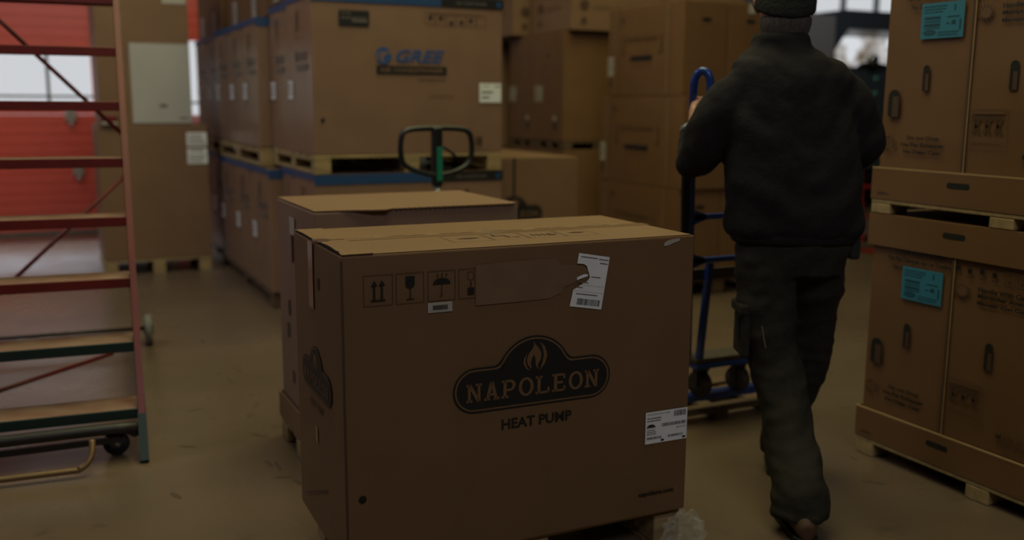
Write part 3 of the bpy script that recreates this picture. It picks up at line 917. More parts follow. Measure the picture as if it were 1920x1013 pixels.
def gree_front(o, x0, y0, z0, full=True):
    """front print of a GREE box; x0,z0 = lower left corner"""
    Fg = face_front(x0, y0 - .0066, z0)
    if full:
        b = MB()
        b.poly(Fg, circle(.445, .605, .052, 36), 'blue_logo', .0006)
        # swoosh cut out of the disc
        b.poly(Fg, [(.43, .628), (.50, .628), (.497, .618), (.46, .615), (.445, .60), (.442, .565), (.432, .565), (.425, .60)], 'kraft_pale', .0011)
        b.poly(Fg, [(.395, .60), (.42, .625), (.435, .64), (.418, .615), (.408, .585), (.404, .565), (.40, .58)], 'kraft_pale', .0011)
        b.text(Fg, 'GREE', .525, .566, .325, .080, 'blue_logo', bold=.026, shear=.3)
        b.build('brand_logo', o)['label'] = 'blue printed logo'
        b = MB(); b.rect(Fg, .398, .495, .862, .545, 'ink', .0006); b.text(Fg, 'AIR CONDITIONER', .42, .508, .42, .024, 'kraft_pale', .0011, .012)
        b.build('black_title_bar', o)
        b = MB(); b.text(Fg, 'www.gree.com', .668, .452, .19, .018, 'ink_soft', bold=.01); b.text(Fg, 'INVERTER', .75, .355, .16, .014, 'ink_faint'); b.build('small_print', o)
        b = MB()
        b.poly(Fg, [(.172, .775), (.350, .775), (.358, .785), (.358, .86), (.35, .868), (.172, .868), (.166, .86), (.166, .785)], 'ink', .0006)
        b.text(Fg, 'R410A', .185, .845, .06, .012, 'ink_grey', .0011, .02); b.rect(Fg, .18, .82, .345, .826, 'ink_grey', .0011); b.rect(Fg, .25, .80, .345, .812, 'ink_grey', .0011)
        b.build('black_notice_panel', o)
        b = MB()
        for i in range(6):
            b.frame(Fg, .72 + .07 * i, .80, .785 + .07 * i, .87, .0025, 'ink_soft')
        for i, (cx, cz) in enumerate(((.755, .845), (.825, .845), (.895, .818), (.965, .825), (1.03, .838))):
            b.poly(Fg, circle(cx, cz, .013, 10), 'ink', .0008)
        b.rect(Fg, .74, .872, 1.1, .877, 'ink_faint'); b.build('handling_symbols', o)
        b = MB(); b.rect(Fg, 1.065, .055, 1.11, .105, 'ink_soft'); b.text(Fg, 'Gree Electric Appliances', 1.05, .025, .13, .012, 'ink_faint'); b.build('corner_print', o)
    b = MB(); b.slab(Fg, [(1.09, .325), (1.245, .325), (1.245, .448), (1.09, .448)], 'paper', .0004, .0006)
    b.rect(Fg, 1.105, .385, 1.185, .395, 'ink', .0014); b.rect(Fg, 1.105, .352, 1.16, .362, 'ink', .0014); b.rect(Fg, 1.20, .425, 1.24, .432, 'ink_grey', .0014)
    b.text(Fg, 'GREE', 1.11, .425, .05, .01, 'ink_grey', .0014); b.build('front_label', o)['label'] = 'white product label'
    b = MB(); b.poly(Fg, circle(.055, .213, .013, 16), 'dark', .0008); b.build('hole', o)


GRP = 'air conditioner boxes in the long row'
# group 1 (nearest)
pallet('wooden_pallet', 'flat pallet on the floor under the nearest lower air conditioner box', 1.50, 2.75, 5.86, 6.76, 0, .118, 'wood_dark')
lowA = gree_box('lower air conditioner box directly beneath the front air conditioner box, mostly hidden by nearer boxes', 1.50, 2.755, 5.855, 6.43, .12, 1.010, GRP, .655)
gree_front(lowA, 1.50, 5.855, .12, False)
Fg = face_front(1.5, 5.855 - .0066, 0)
for i, xx in enumerate((.93, 1.0)):
    b = MB(); b.poly(Fg, circle(xx, .885, .014, 10), 'ink', .0008); b.build('handling_symbol', lowA)
lowB = gree_box('lower air conditioner box, second in the bottom tier from the front', 1.505, 2.75, 6.445, 6.765, .12, 1.010, GRP)
pallet('wooden_pallet', 'pale pallet between the two tiers of the nearest air conditioner boxes', 1.50, 2.75, 5.85, 7.0, 1.018, .114, 'wood')
upA = gree_box('front upper air conditioner box with blue logo above a black title bar', 1.50, 2.755, 5.855, 6.50, 1.134, 2.106, GRP, .66)
gree_front(upA, 1.50, 5.855, 1.134)
upB = gree_box('upper air conditioner box directly behind the front one, only its pale side visible', 1.505, 2.75, 6.515, 7.03, 1.134, 2.09, GRP)
# group 2 (sticks out to the left), lower and upper tiers
pallet('wooden_pallet', 'dark pallet on the floor under the middle of the air conditioner row', 1.42, 2.6, 6.82, 8.9, 0, .118, 'wood_dark')
lows = [(6.80, 7.45), (7.47, 8.12), (8.14, 8.85)]
lt = ['lower air conditioner box at the step where the bottom tier juts out', 'lower middle air conditioner box, second past the step', 'lower middle air conditioner box, third past the step']
for (a, c), t_ in zip(lows, lt):
    gree_box(t_, 1.42, 2.6, a, c, .12, .985, GRP)
pallet('wooden_pallet', 'pale pallet between tiers in the middle of the air conditioner row', 1.42, 2.6, 7.05, 8.86, .998, .128, 'wood')
for (a, c), t_ in zip([(7.06, 7.62), (7.635, 8.17), (8.185, 8.86)], ['upper air conditioner box at the step, showing a sliver of its blue-capped front', 'upper air conditioner box just past the step in the top row', 'upper air conditioner box third past the step in the top row']):
    gree_box(t_, 1.42, 2.6, a, c, 1.134, 2.035, GRP)
pallet('wooden_pallet', 'dark pallet on the floor at the far end of the air conditioner row', 1.47, 2.6, 8.95, 10.3, 0, .118, 'wood_dark')
pallet('wooden_pallet', 'pale pallet between tiers at the far end of the air conditioner row', 1.47, 2.6, 8.95, 10.3, .998, .128, 'wood')
for (a, c), t_, z_ in (((8.95, 9.6), 'far lower air conditioner box near the end of the row', .12), ((9.63, 10.3), 'last lower air conditioner box at the far end of the row', .12),
                       ((8.95, 9.6), 'far upper air conditioner box in shade near the end of the row', 1.134), ((9.63, 10.3), 'last upper air conditioner box at the far end of the row', 1.134)):
    gree_box(t_, 1.47, 2.6, a, c, z_, z_ + (.87 if z_ < 1 else .9), GRP)
# third tier: plain boxes with white labels
t3 = [(6.52, 7.02, 2.10), (7.07, 7.95, 2.052), (7.97, 8.6, 2.052), (8.96, 9.7, 2.052), (9.72, 10.28, 2.052)]
t3l = ['nearest plain brown box on top of the air conditioner row with a white label', 'second plain box along the top of the air conditioner row', 'third plain box along the top of the air conditioner row', 'fourth plain box along the top of the air conditioner row', 'farthest plain box on top of the air conditioner row']
for (a, c, z), l_ in zip(t3, t3l):
    o = carton('cardboard_box', l_, 1.50, 2.5, a, c, z, z + .75, 'kraft_red', 'x', 'plain boxes on top of the air conditioner row')
    Fl = face_left(1.493, c, z)
    b = MB(); w_ = c - a
    b.slab(Fl, [(w_ * .45, .015), (w_ * .45 + .16, .015), (w_ * .45 + .16, .19), (w_ * .45, .19)], 'paper_dull', .0004, .0006)
    fake_lines(b, Fl, w_ * .45 + .02, .03, w_ * .45 + .14, .17, 4, 'ink_grey', .0014, 3)
    b.build('white_label', o)

# ------------------------------------------------------------------ yellow-lit NAPOLEON box beside the GREE stack
pallet('wooden_pallet', 'dark pallet under the lone yellowish box right of the air conditioner stack', 2.86, 3.53, 6.22, 7.35, 0, .118, 'wood_dark')
o = carton('furnace_box', 'lone yellowish box with black strap, beside the right edge of the air conditioner stack', 2.85, 3.535, 6.20, 7.4, .12, 1.072, 'kraft_mid', 'x', None)
Fy = face_front(2.85, 6.2 - .0066, 0)
b = MB(); flame_logo(b, Fy, .163, .62, .46, base='kraft_mid'); b.build('front_logo', o)
b = MB(); b.box((3.003, 6.190, .80), (3.02, 6.1925, 1.076), 'rubber'); b.build('black_strap', o)

# ------------------------------------------------------------------ stack of ductless boxes in the middle
def duct_box(label, x0, y0, y1, z0, z1, x1, group, detail=True):
    o = carton('ductless_system_box', label, x0, x1, y0, y1, z0, z1, 'kraft_red', 'y', group)
    if detail:
        Fl = face_left(x0 - .0066, y1, z0)
        W_, H_ = y1 - y0, z1 - z0
        for q, (u0, u1) in enumerate(((.10, .13), (W_ - .20, W_ - .17))):
            b = MB(); b.slab(Fl, [(u0, .01), (u1, .01), (u1, H_ - .01), (u0, H_ - .01)], 'residue', .0004, .0006); b.build('strap_tape', o)
        b = MB()
        b.text(Fl, 'Ductless System', W_ * .27, H_ * .60, W_ * .42, .055, 'ink_soft', bold=.0)
        for uu in (.22, .73):
            sg = 1 if uu < .5 else -1
            b.rect(Fl, W_ * uu, H_ * .48, W_ * uu + .014, H_ * .68, 'ink_soft'); b.rect(Fl, min(W_ * uu, W_ * uu + .03 * sg), H_ * .47, max(W_ * uu, W_ * uu + .03 * sg), H_ * .49, 'ink_soft')
        b.rect(Fl, W_ * .33, H_ * .40, W_ * .62, H_ * .455, 'ink')
        b.text(Fl, 'heating and cooling', W_ * .34, H_ * .33, W_ * .27, .022, 'ink_faint')
        b.build('side_print', o)
        b = MB(); b.poly(Fl, circle(.22, H_ - .09, .022, 12), 'ink_soft', .0008); b.poly(Fl, circle(.05, .11, .022, 12), 'ink_soft', .0008); b.build('hand_holes', o)
        b = MB(); b.slab(Fl, [(.01, H_ * .24), (.095, H_ * .24), (.095, H_ * .46), (.01, H_ * .46)], 'paper_dull', .0008, .0006)
        fake_lines(b, Fl, .02, H_ * .27, .085, H_ * .44, 5, 'ink_grey', .002, 3); b.build('side_label', o)
    Ff = face_front(x0, y0 - .0066, z0)
    b = MB(); w_ = x1 - x0; H_ = z1 - z0
    b.poly(Ff, circle(w_ * .5 - .03, H_ - .13, .012, 8, math.pi / 2, 1.5 * math.pi) + circle(w_ * .5 + .03, H_ - .13, .012, 8, -math.pi / 2, math.pi / 2), 'dark', .0008)
    b.build('front_slot', o)
    return o


GD = 'ductless system boxes in the middle stack'
pallet('wooden_pallet', 'dark pallet under the middle stack, seen through the blue cart', 4.27, 5.1, 5.98, 7.05, 0, .125, 'wood_dark')
zt = ((.13, .822), (.826, 1.512), (1.516, 2.20))
tl = ('bottom', 'middle', 'top')
for k, (a, c) in enumerate(zt):
    dy = (.0, -.03, .0)[k]
    duct_box('%s ductless system box, left column of the middle stack beside the man' % tl[k], 4.26, 5.965 + dy, (7.10, 7.10, 7.0)[k], a, c, 4.655, GD)
    o = duct_box('%s box in the right column of the middle stack, next to the man' % tl[k], 4.665, 5.965 + dy, (7.10, 7.10, 7.0)[k], a, c, 5.06, GD, False)
    if k == 2:
        b = MB(); Fs = face_front(4.665, 5.965 - .0066, a)
        b.slab(Fs, [(.17, .61), (.235, .61), (.235, .68), (.17, .68)], 'paper_dull', .0004, .0006); b.build('corner_sticker', o)
# loose low boxes at the foot of the far side
# ------------------------------------------------------------------ second stack further back
GB = 'tall boxes in the far stack left of the middle stack'
for (ya, yb_, lab_) in ((7.65, 8.20, 'nearer tall box on the far stack, its lit front showing'), (8.215, 8.75, 'farther tall box on the far stack with a pale label')):
    pallet('wooden_pallet', 'dark pallet under the ' + lab_.split(' box')[0] + ' box pair of the far stack', 4.2, 4.95, ya, yb_, 0, .12, 'wood_dark')
    carton('cardboard_box', 'lower brown box carrying the ' + lab_.split(' box')[0] + ' box of the far stack', 4.2, 4.98, ya, yb_, .12, 1.045, 'kraft_red', 'x', GB)
    pallet('wooden_pallet', 'dark pallet between tiers under the ' + lab_.split(' on')[0], 4.2, 4.95, ya, yb_, 1.052, .07, 'wood_dark')
    o = carton('cardboard_box', lab_, 4.2, 4.98, ya, yb_, 1.125, 2.08, 'kraft_red', 'x', GB)
    Fl = face_left(4.193, yb_, 1.125)
    b = MB(); b.slab(Fl, [(.01, .35), (.16, .35), (.16, .49), (.01, .49)], 'paper_dull', .0006, .0006); fake_lines(b, Fl, .02, .36, .15, .48, 4, 'ink_grey', .0016, 9); b.build('side_label', o)
    b = MB(); b.rect(Fl, .38, .1, .43, .16, 'ink'); b.rect(Fl, .37, .18, .43, .22, 'paper_dull'); b.poly(Fl, circle(.27, .76, .02, 10), 'ink', .0008); b.build('side_print', o)
for (x_, ya, yb_, lab_) in ((4.235, 7.58, 8.36, 'brown box with round logo at the top of the far stack, cut by the frame'), (4.10, 8.47, 9.2, 'box at the top of the far stack next to the air conditioner box edge')):
    z_ = 2.09
    o = carton('cardboard_box', lab_, x_, x_ + .95, ya, yb_, z_, z_ + .7, 'kraft_mid', 'y', 'boxes on top of the far stack')
    Fl = face_left(x_ - .0066, yb_, z_); Ff = face_front(x_, ya - .0066, z_)
    for Fq, du in ((Fl, .2), (Ff, .12)):
        b = MB(); b.poly(Fq, circle(du, .22, .045, 16), 'ink_soft', .0008); b.text(Fq, 'Comfort Air', du + .09, .19, .30, .035, 'ink_faint'); b.rect(Fq, du - .03, .06, du + .02, .11, 'ink_soft')
        b.build('round_logo_print', o)
o = carton('cardboard_box', 'box at the right on top of the far stack, above the middle stack', 5.2, 6.1, 7.58, 8.3, 2.09, 2.8, 'kraft_mid', 'y', 'boxes on top of the far stack')
b = MB(); Ff = face_front(5.2, 7.58 - .0066, 2.09); b.poly(Ff, circle(.15, .22, .05, 16), 'ink_soft', .0008); b.build('round_logo_print', o)
for k in range(2):
    pass
carton('cardboard_box', 'plain lower box behind the middle stack carrying an upper one', 5.12, 6.1, 7.55, 8.4, .0, 1.04, 'kraft_red', 'x', GB)
carton('cardboard_box', 'plain upper box behind the middle stack', 5.12, 6.1, 7.55, 8.4, 1.045, 2.085, 'kraft_red', 'x', GB)
carton('cardboard_box', 'shaded box low down in the gap beyond the air conditioner stack', 4.05, 5.0, 9.0, 9.8, .0, 1.02, 'kraft_mid', 'x', GB)
carton('cardboard_box', 'shaded box in the gap beyond the air conditioner stack, upper of two', 4.05, 5.0, 9.0, 9.8, 1.03, 2.07, 'kraft_mid', 'x', GB)

# ------------------------------------------------------------------ stack on the far left
pallet('wooden_pallet', 'pale pallet under the tall pair of boxes by the red door', .43, 1.29, 8.70, 9.5, 0, .125, 'wood')
o = carton('cardboard_box', 'large plain box with two white labels, lower of the pair by the red door', .43, 1.30, 8.70, 9.5, .13, 1.255, 'kraft_mid', 'y', 'tall box pair by the red door')
Ff = face_front(.43, 8.7 - .0066, .13)
b = MB()
b.slab(Ff, [(.70, .95), (.865, .95), (.865, 1.065), (.70, 1.065)], 'paper', .0004, .0006); b.slab(Ff, [(.70, .80), (.865, .80), (.865, .93), (.70, .93)], 'paper', .0004, .0006)
fake_lines(b, Ff, .715, .96, .85, 1.05, 4, 'ink_grey', .0014, 2); barcode(b, Ff, .72, .90, .83, .92, 'ink', .0014, 3); fake_lines(b, Ff, .715, .81, .85, .88, 3, 'ink_grey', .0014, 4)
b.build('white_labels', o)
o = carton('cardboard_box', 'upper box by the red door with a big white sheet on its front', .46, 1.19, 8.72, 9.45, 1.258, 2.55, 'kraft_mid', 'y', 'tall box pair by the red door')
Ff = face_front(.46, 8.72 - .0066, 1.262)
b = MB(); b.slab(Ff, [(.255, .012), (.725, .012), (.725, .665), (.255, .665)], 'white_board', .0006, .004)
b.rect(Ff, .47, .14, .53, .17, 'ink_grey', .0052); b.rect(Ff, .62, .045, .7, .06, 'ink_grey', .0052); b.build('white_sheet', o)['label'] = 'large white board sheet'
b = MB(); b.slab(Ff, [(.53, .99), (.72, .99), (.72, 1.08), (.53, 1.08)], 'paper_dull', .0006, .0006); b.build('white_label', o)
# small red and cream item on the ledge of the lower carton
b = MB(); b.bbox((.47, 8.66, 1.285), (.59, 8.716, 1.345), 'red_paint', .01); b.bbox((.465, 8.655, 1.258), (.595, 8.716, 1.285), 'frame', .008)
o = b.build('tape_dispenser', None, (.53, 8.68, 1.258)); tag(o, 'small red and cream item on the box ledge seen between the ladder treads', 'dispenser')

# ------------------------------------------------------------------ right-hand stack of furnace boxes
XR, YF, YN = 3.051, 2.93, 1.72      # visible face, far edge, near edge (behind the frame edge)
XD = XR + .95


def clamp_box(label, z):
    """furnace carton rising from its tray at height z"""
    g_in = .014
    b = carton_body(XR + g_in, XD - g_in, YN + g_in, YF - g_in, z + .012, z + .938, 'kraft_red', 'x', .01, .01)
    o = b.build('furnace_box', None, ((XR + XD) / 2, (YF + YN) / 2, z + .012))
    tag(o, label, 'box', 'furnace boxes in the right-hand stack')
    Fr = face_left(XR + g_in - .0106, YF, z)       # u = YF - y ; v = height above tray foot
    U = lambda y: YF - y
    b = MB(); b.rect(Fr, U(2.518), .0, U(2.506), .93, 'ink_soft'); b.rect(Fr, U(2.506), .0, U(2.502), .93, 'kraft_edge'); b.build('panel_joint', o)
    b = MB(); text_lines(b, Fr, ['Do not Clamp this Side', 'Ne Pas Clamper sur ce Travers', 'No Sujetar Por Este Lado'], U(2.82), .83, .30, .034, 'ink', .03, 'c')
    b.build('clamp_warning_print', o)
    b = MB(); text_lines(b, Fr, ['Do not Drop', 'Ne Pas Echapper', 'No Dejar Caer'], U(2.80), .265, .205, .027, 'ink', .035, 'c'); b.build('drop_warning_print', o)
    b = MB(); text_lines(b, Fr, ['Handle With Care', 'Manipuler Avec Soin', 'Manejar Con Cuidado'], U(2.395), .735, .25, .026, 'ink', .035, 'l'); b.build('care_print', o)
    b = MB(); text_lines(b, Fr, ['Made in USA', 'This Side Up'], U(2.27), .22, .2, .03, 'ink_soft', .02, 'l'); b.build('origin_print', o)
    b = MB()
    for i in range(14):
        a = 2 * math.pi * i / 14; c = a + .35
        cx, cz = U(2.463), .70
        b.poly(Fr, [(cx + .022 * math.cos(a - .2), cz + .018 * math.sin(a - .2)), (cx + .044 * math.cos(a), cz + .036 * math.sin(a)), (cx + .022 * math.cos(a + .2), cz + .018 * math.sin(a + .2))], 'ink_soft', .0008)
    b.poly(Fr, circle(U(2.463), .70, .024, 18, ry=.02), 'ink_faint', .0007)
    b.build('star_emblem', o)
    b = MB()
    for i in range(7):
        xx = U(2.5) + .052 * i
        if i < 4:
            b.poly(Fr, circle(xx + .012, .785 - .006 * (i % 2), .011, 8), 'ink', .0008); b.rect(Fr, xx, .755, xx + .028, .76, 'ink_soft')
        else:
            b.frame(Fr, xx, .745, xx + .045, .80, .003, 'ink_soft'); b.rect(Fr, xx + .01, .76, xx + .035, .765, 'ink_soft'); b.rect(Fr, xx + .018, .75, xx + .022, .79, 'ink_soft')
    b.build('handling_symbols', o)
    # recycling-style diamond print
    b = MB(); b.frame(Fr, U(2.49), .225, U(2.34), .365, .0025, 'ink_faint'); b.rect(Fr, U(2.485), .345, U(2.35), .355, 'ink_faint')
    for i in range(3):
        cx = U(2.465) + .045 * i
        for sg in (-1, 1):
            b.poly(Fr, [(cx - .018 * sg, .275), (cx - .008 * sg, .275), (cx + .022 * sg, .335), (cx + .012 * sg, .335)][::sg], 'ink_soft', .0008)
        b.rect(Fr, cx - .016, .328, cx + .02, .335, 'ink_soft', .0009)
    b.rect(Fr, U(2.48), .245, U(2.36), .25, 'ink_faint'); b.build('recycling_print', o)
    # ring mark
    b = MB(); cx, cz = U(2.862), .225
    for i in range(20):
        if i in (3, 9, 16): continue
        a, c = 2 * math.pi * i / 20, 2 * math.pi * (i + 1) / 20
        b.poly(Fr, [(cx + .03 * math.cos(a), cz + .03 * math.sin(a)), (cx + .03 * math.cos(c), cz + .03 * math.sin(c)), (cx + .021 * math.cos(c), cz + .021 * math.sin(c)), (cx + .021 * math.cos(a), cz + .021 * math.sin(a))], 'ink_soft', .0008)
    b.build('ring_print', o)
    # hand holes with inner lining
    for (yc, z0_, z1_, w_, inner) in ((2.703, .425, .525, .03, False), (2.328, .425, .53, .034, False), (2.85, .325, .435, .058, True)):
        b = MB(); u = U(yc)
        b.poly(Fr, circle(u, z1_ - w_ / 2, w_ / 2, 8, 0, math.pi) + circle(u, z0_ + w_ / 4, w_ / 2, 8, math.pi, 2 * math.pi, w_ / 4), 'dark', .0008)
        b.rect(Fr, u - w_ * .12, z0_ + .004, u + w_ * .4, z1_ - w_ * (.45 if inner else 1.1), 'ink_soft', .0011)
        b.build('hand_hole', o)
    # blue shipping label
    b = MB(); u0, u1, v0, v1 = U(2.745), U(2.552), .622, .752
    b.slab(Fr, [(u0, v0), (u1, v0), (u1, v1), (u0, v1)], 'paper_blue', .0004, .0008)
    W_, H_ = u1 - u0, v1 - v0
    q = lambda a, c, d, e, m_='ink_blue': b.rect(Fr, u0 + W_ * a, v0 + H_ * c, u0 + W_ * d, v0 + H_ * e, m_, .0016)
    fake_lines(b, Fr, u0 + W_ * .06, v0 + H_ * .70, u0 + W_ * .62, v0 + H_ * .94, 3, 'ink_blue', .0016, 4)
    q(.08, .54, .46, .62); q(.08, .46, .46, .5); q(.08, .34, .46, .42); q(.08, .28, .46, .31)
    q(.76, .74, .80, .92); q(.62, .56, .9, .60); q(.72, .36, .82, .48); q(.6, .38, .68, .42); q(.9, .2, .94, .5)
    b.poly(Fr, circle(u0 + W_ * .22, v0 + H_ * .17, W_ * .15, 22, ry=H_ * .085), 'ink_blue', .0016); b.text(Fr, 'Carrier', u0 + W_ * .12, v0 + H_ * .13, W_ * .2, H_ * .08, 'paper_blue', .002)
    fake_lines(b, Fr, u0 + W_ * .42, v0 + H_ * .05, u0 + W_ * .9, v0 + H_ * .2, 2, 'ink_blue', .0016, 6)
    b.build('blue_label', o)['label'] = 'blue shipping label with dark print and oval logo'
    return o


def tray(box, z, h, lid=False):
    b = MB(); t = .006
    x0, x1, y0, y1 = XR - .002, XD + .002, YN - .002, YF + .002
    for a, c in (((x0, y0, z), (x0 + t, y1, z + h)), ((x1 - t, y0, z), (x1, y1, z + h)), ((x0 + t, y0, z), (x1 - t, y0 + t, z + h)), ((x0 + t, y1 - t, z), (x1 - t, y1, z + h))):
        b.box(a, c, 'kraft_red')
    if lid:
        b.box((x0 + t, y0 + t, z + h - t), (x1 - t, y1 - t, z + h), 'kraft_red')
    else:
        b.box((x0 + t, y0 + t, z), (x1 - t, y1 - t, z + t), 'kraft_red')
        b.box((x0 - .0006, y0, z + h - .006), (x0 + t, y1, z + h + .0005), 'kraft_edge')
    o = b.build('lid' if lid else 'tray', box)
    Ft = face_left(x0, y1, z)
    b = MB(); c_ = y1 - 2.515; zz = h * .62
    b.poly(Ft, circle(c_ - .04, zz, .011, 8, math.pi / 2, 1.5 * math.pi) + circle(c_ + .04, zz, .011, 8, -math.pi / 2, math.pi / 2), 'dark', .0008)
    b.build('slot_handle', o)
    if not lid:
        b = MB(); b.poly(Ft, [(.03, .018), (.1, .022), (.07, .03), (.04, .03)], 'ink_soft'); b.build('tear', o)
    return o


pallet('wooden_pallet', 'pale pallet on the floor under the right-hand furnace stack', XR, XD, YN, YF, 0, .072, 'wood', None, 'y')
fb = clamp_box('lower furnace box of the right-hand stack, blue label, standing on the floor pallet', .074)
tray(fb, .074, .128)
tray(fb, .892, .128, True)
pallet('wooden_pallet', 'pale pallet between the two tiers of the right-hand stack', XR, XD, YN, YF, 1.0215, .058, 'wood', None, 'y')
fb = clamp_box('upper furnace box of the right-hand stack with blue label, cut by the frame top', 1.080)
tray(fb, 1.080, .128)

# ------------------------------------------------------------------ rolling ladder
LO = Vector((.300, 4.05, 0))
LT = Matrix.Translation(LO) @ Matrix.Rotation(math.radians(-4.0), 4, 'Z')
lad = empty('rolling_ladder', tuple(LO)); tag(lad, 'red rolling warehouse ladder with dusty treads on the left', 'ladder')
SL = .575
for sx in (0, -1.0):
    b = MB(LT); b.beam((sx, .0 + SL * .06, .06), (sx, SL * 3.1, 3.1), .026, .05, 'red_paint', up=(0, 1, 0)); b.build('side_rail', lad)
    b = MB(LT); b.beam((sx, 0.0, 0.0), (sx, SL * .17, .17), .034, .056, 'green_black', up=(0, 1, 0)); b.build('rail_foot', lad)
    b = MB(LT); b.beam((sx, 1.62, .12), (sx, 1.62, 2.2), .03, .03, 'red_paint'); b.build('rear_post', lad)
    b = MB(LT); b.beam((sx, .1, .13), (sx, 2.1, .13), .035, .035, 'dark_paint'); b.build('base_rail', lad)
    b = MB(LT)
    for k_ in range(3):
        zz = .6 + k_ * .75
        b.beam((sx, SL * zz, zz), (sx, 1.62, zz - .1), .02, .02, 'red_paint')
    b.build('side_brace', lad)
for k in range(10):
    z = .20 + .25 * k
    y = SL * z
    b = MB(LT)
    b.bbox((-.985, y - .02, z - .006), (-.015, y + .17, z), 'tread', .003, 1)
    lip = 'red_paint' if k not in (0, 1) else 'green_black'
    b.bbox((-.985, y - .024, z - .042), (-.015, y - .016, z + .001), lip, .002, 1)
    b.bbox((-.985, y + .166, z - .035), (-.015, y + .172, z), lip, .002, 1)
    b.build('tread', lad)
b = MB(LT); b.tube([(-1.0, .06, .125), (-.10, .06, .135), (-.045, .07, .12), (-.03, .1, .10)], .024, 'dark_paint', 12, sub=4); b.build('front_crossbar', lad)
b = MB(LT); b.beam((-1.0, .10, .062), (-.09, .10, .075), .02, .026, 'dark_paint'); b.build('lower_crossbar', lad)
b = MB(LT); b.tube([(-1.0, -.09, .03), (-.33, -.09, .03), (-.235, -.09, .035), (-.195, -.07, .075), (-.19, -.03, .125)], .0125, 'brass', 12, sub=5); b.build('lock_bar', lad)
for cx, cy in ((-.105, .13), (-.9, .13)):
    b = MB(LT)
    b.bbox((cx - .03, cy - .03, .10), (cx + .05, cy + .03, .118), 'dark_paint', .004); b.beam((cx + .03, cy - .0, .10), (cx, cy, .055), .012, .03, 'dark_paint'); b.build('caster_bracket', lad)
    b = MB(LT)
    b.cyl((cx, cy, .052), (.35, 1, 0), .052, .026, 'rubber', 28); b.cyl((cx, cy, .052), (.35, 1, 0), .022, .032, 'steel', 16)
    b.build('caster_wheel', lad)
for cx in (.075, -1.075):
    b = MB(LT)
    b.cyl((cx, 2.08, .09), (1, 0, 0), .09, .04, 'rubber_grey', 28); b.cyl((cx, 2.08, .09), (1, 0, 0), .03, .055, 'dark_paint', 16); b.build('rear_wheel', lad)
b = MB(LT); b.cyl((-.5, 2.08, .10), (1, 0, 0), .012, 1.14, 'dark_paint', 12); b.build('rear_axle', lad)
# zig-zag braces between the rear posts
def lw(x, y, z):
    return LT.inverted() @ Vector((x, y, z))
for p, q in (((-.70, 1.62, 2.22), (-.0, 1.62, 1.22)), ((-.0, 1.62, 1.10), (-.98, 1.62, .02 + .12)), ((-.98, 1.62, 2.1), (-.55, 1.62, 2.2)), ((-.45, .9, .18), (-.98, .55, .13))):
    pass
for p, q in (((-.98, 1.62, 2.30), (-.0, 1.62, 1.27)), ((-.0, 1.62, 1.06), (-.98, 1.62, .15)), ((-.12, 1.25, .16), (-.98, .45, .12))):
    b = MB(LT); b.tube([p, q], .011, 'red_paint', 10); b.build('cross_brace', lad)
for zz in (.4, 1.16, 2.1):
    b = MB(LT); b.tube([(-.98, 1.62, zz), (0, 1.62, zz)], .009, 'red_paint', 8); b.build('rear_crossbar', lad) if zz > 2 else None

# ------------------------------------------------------------------ pallet jack
jk = empty('pallet_jack', (1.965, 4.95, 0)); tag(jk, 'black and green pallet jack handle rising behind the pale torn-lid box', 'pallet jack')
b = MB()
jy = 5.0
b.tube([(1.775, jy, 1.30), (1.86, jy, 1.315), (2.06, jy, 1.315), (2.14, jy, 1.30), (2.165, jy, 1.25), (2.165, jy, 1.17), (2.145, jy, 1.12), (2.07, jy - .01, 1.08), (1.965, jy - .02, 1.06), (1.86, jy - .01, 1.08), (1.775, jy, 1.12), (1.752, jy, 1.17), (1.752, jy, 1.25)], .0155, 'jack_black', 12, closed=True, sub=5)
b.build('loop_handle', jk)
b = MB(); b.bbox((1.93, jy - .03, 1.0), (1.985, jy + .025, 1.325), 'jack_black', .012, 3); b.build('grip_housing', jk)
b = MB(); b.bbox((1.947, jy - .036, 1.03), (1.98, jy - .028, 1.215), 'jack_green', .006, 2); b.build('green_insert', jk)
b = MB(); b.tube([(1.98, jy - .02, 1.22), (2.02, jy - .03, 1.195), (2.065, jy - .04, 1.155)], .008, 'jack_black', 10, sub=3); b.build('release_lever', jk)
b = MB(); b.tube([(1.96, jy, 1.02), (1.96, jy - .1, .45)], .02, 'steel', 14); b.build('handle_shaft', jk)
b = MB(); b.cyl((1.96, jy - .11, .28), (0, 0, 1), .055, .34, 'jack_green', 24); b.bbox((1.85, jy - .04, .12), (2.07, jy + .06, .38), 'jack_green', .015); b.build('hydraulic_unit', jk)
for sx in (-.045, .045):
    b = MB(); b.cyl((1.96 + sx, jy - .11, .085), (1, 0, 0), .085, .055, 'rubber', 28); b.build('steer_wheel', jk)
for sx in (-.2, .2):
    b = MB(); b.bbox((1.96 + sx - .075, jy + .02, .10), (1.96 + sx + .075, jy + .80, .15), 'jack_green', .01); b.cyl((1.96 + sx, jy + .7, .04), (1, 0, 0), .04, .1, 'rubber', 20); b.build('fork', jk)
b = MB(); b.bbox((1.69, jy - .0, .11), (2.23, jy + .06, .30), 'jack_green', .015); b.build('fork_yoke', jk)

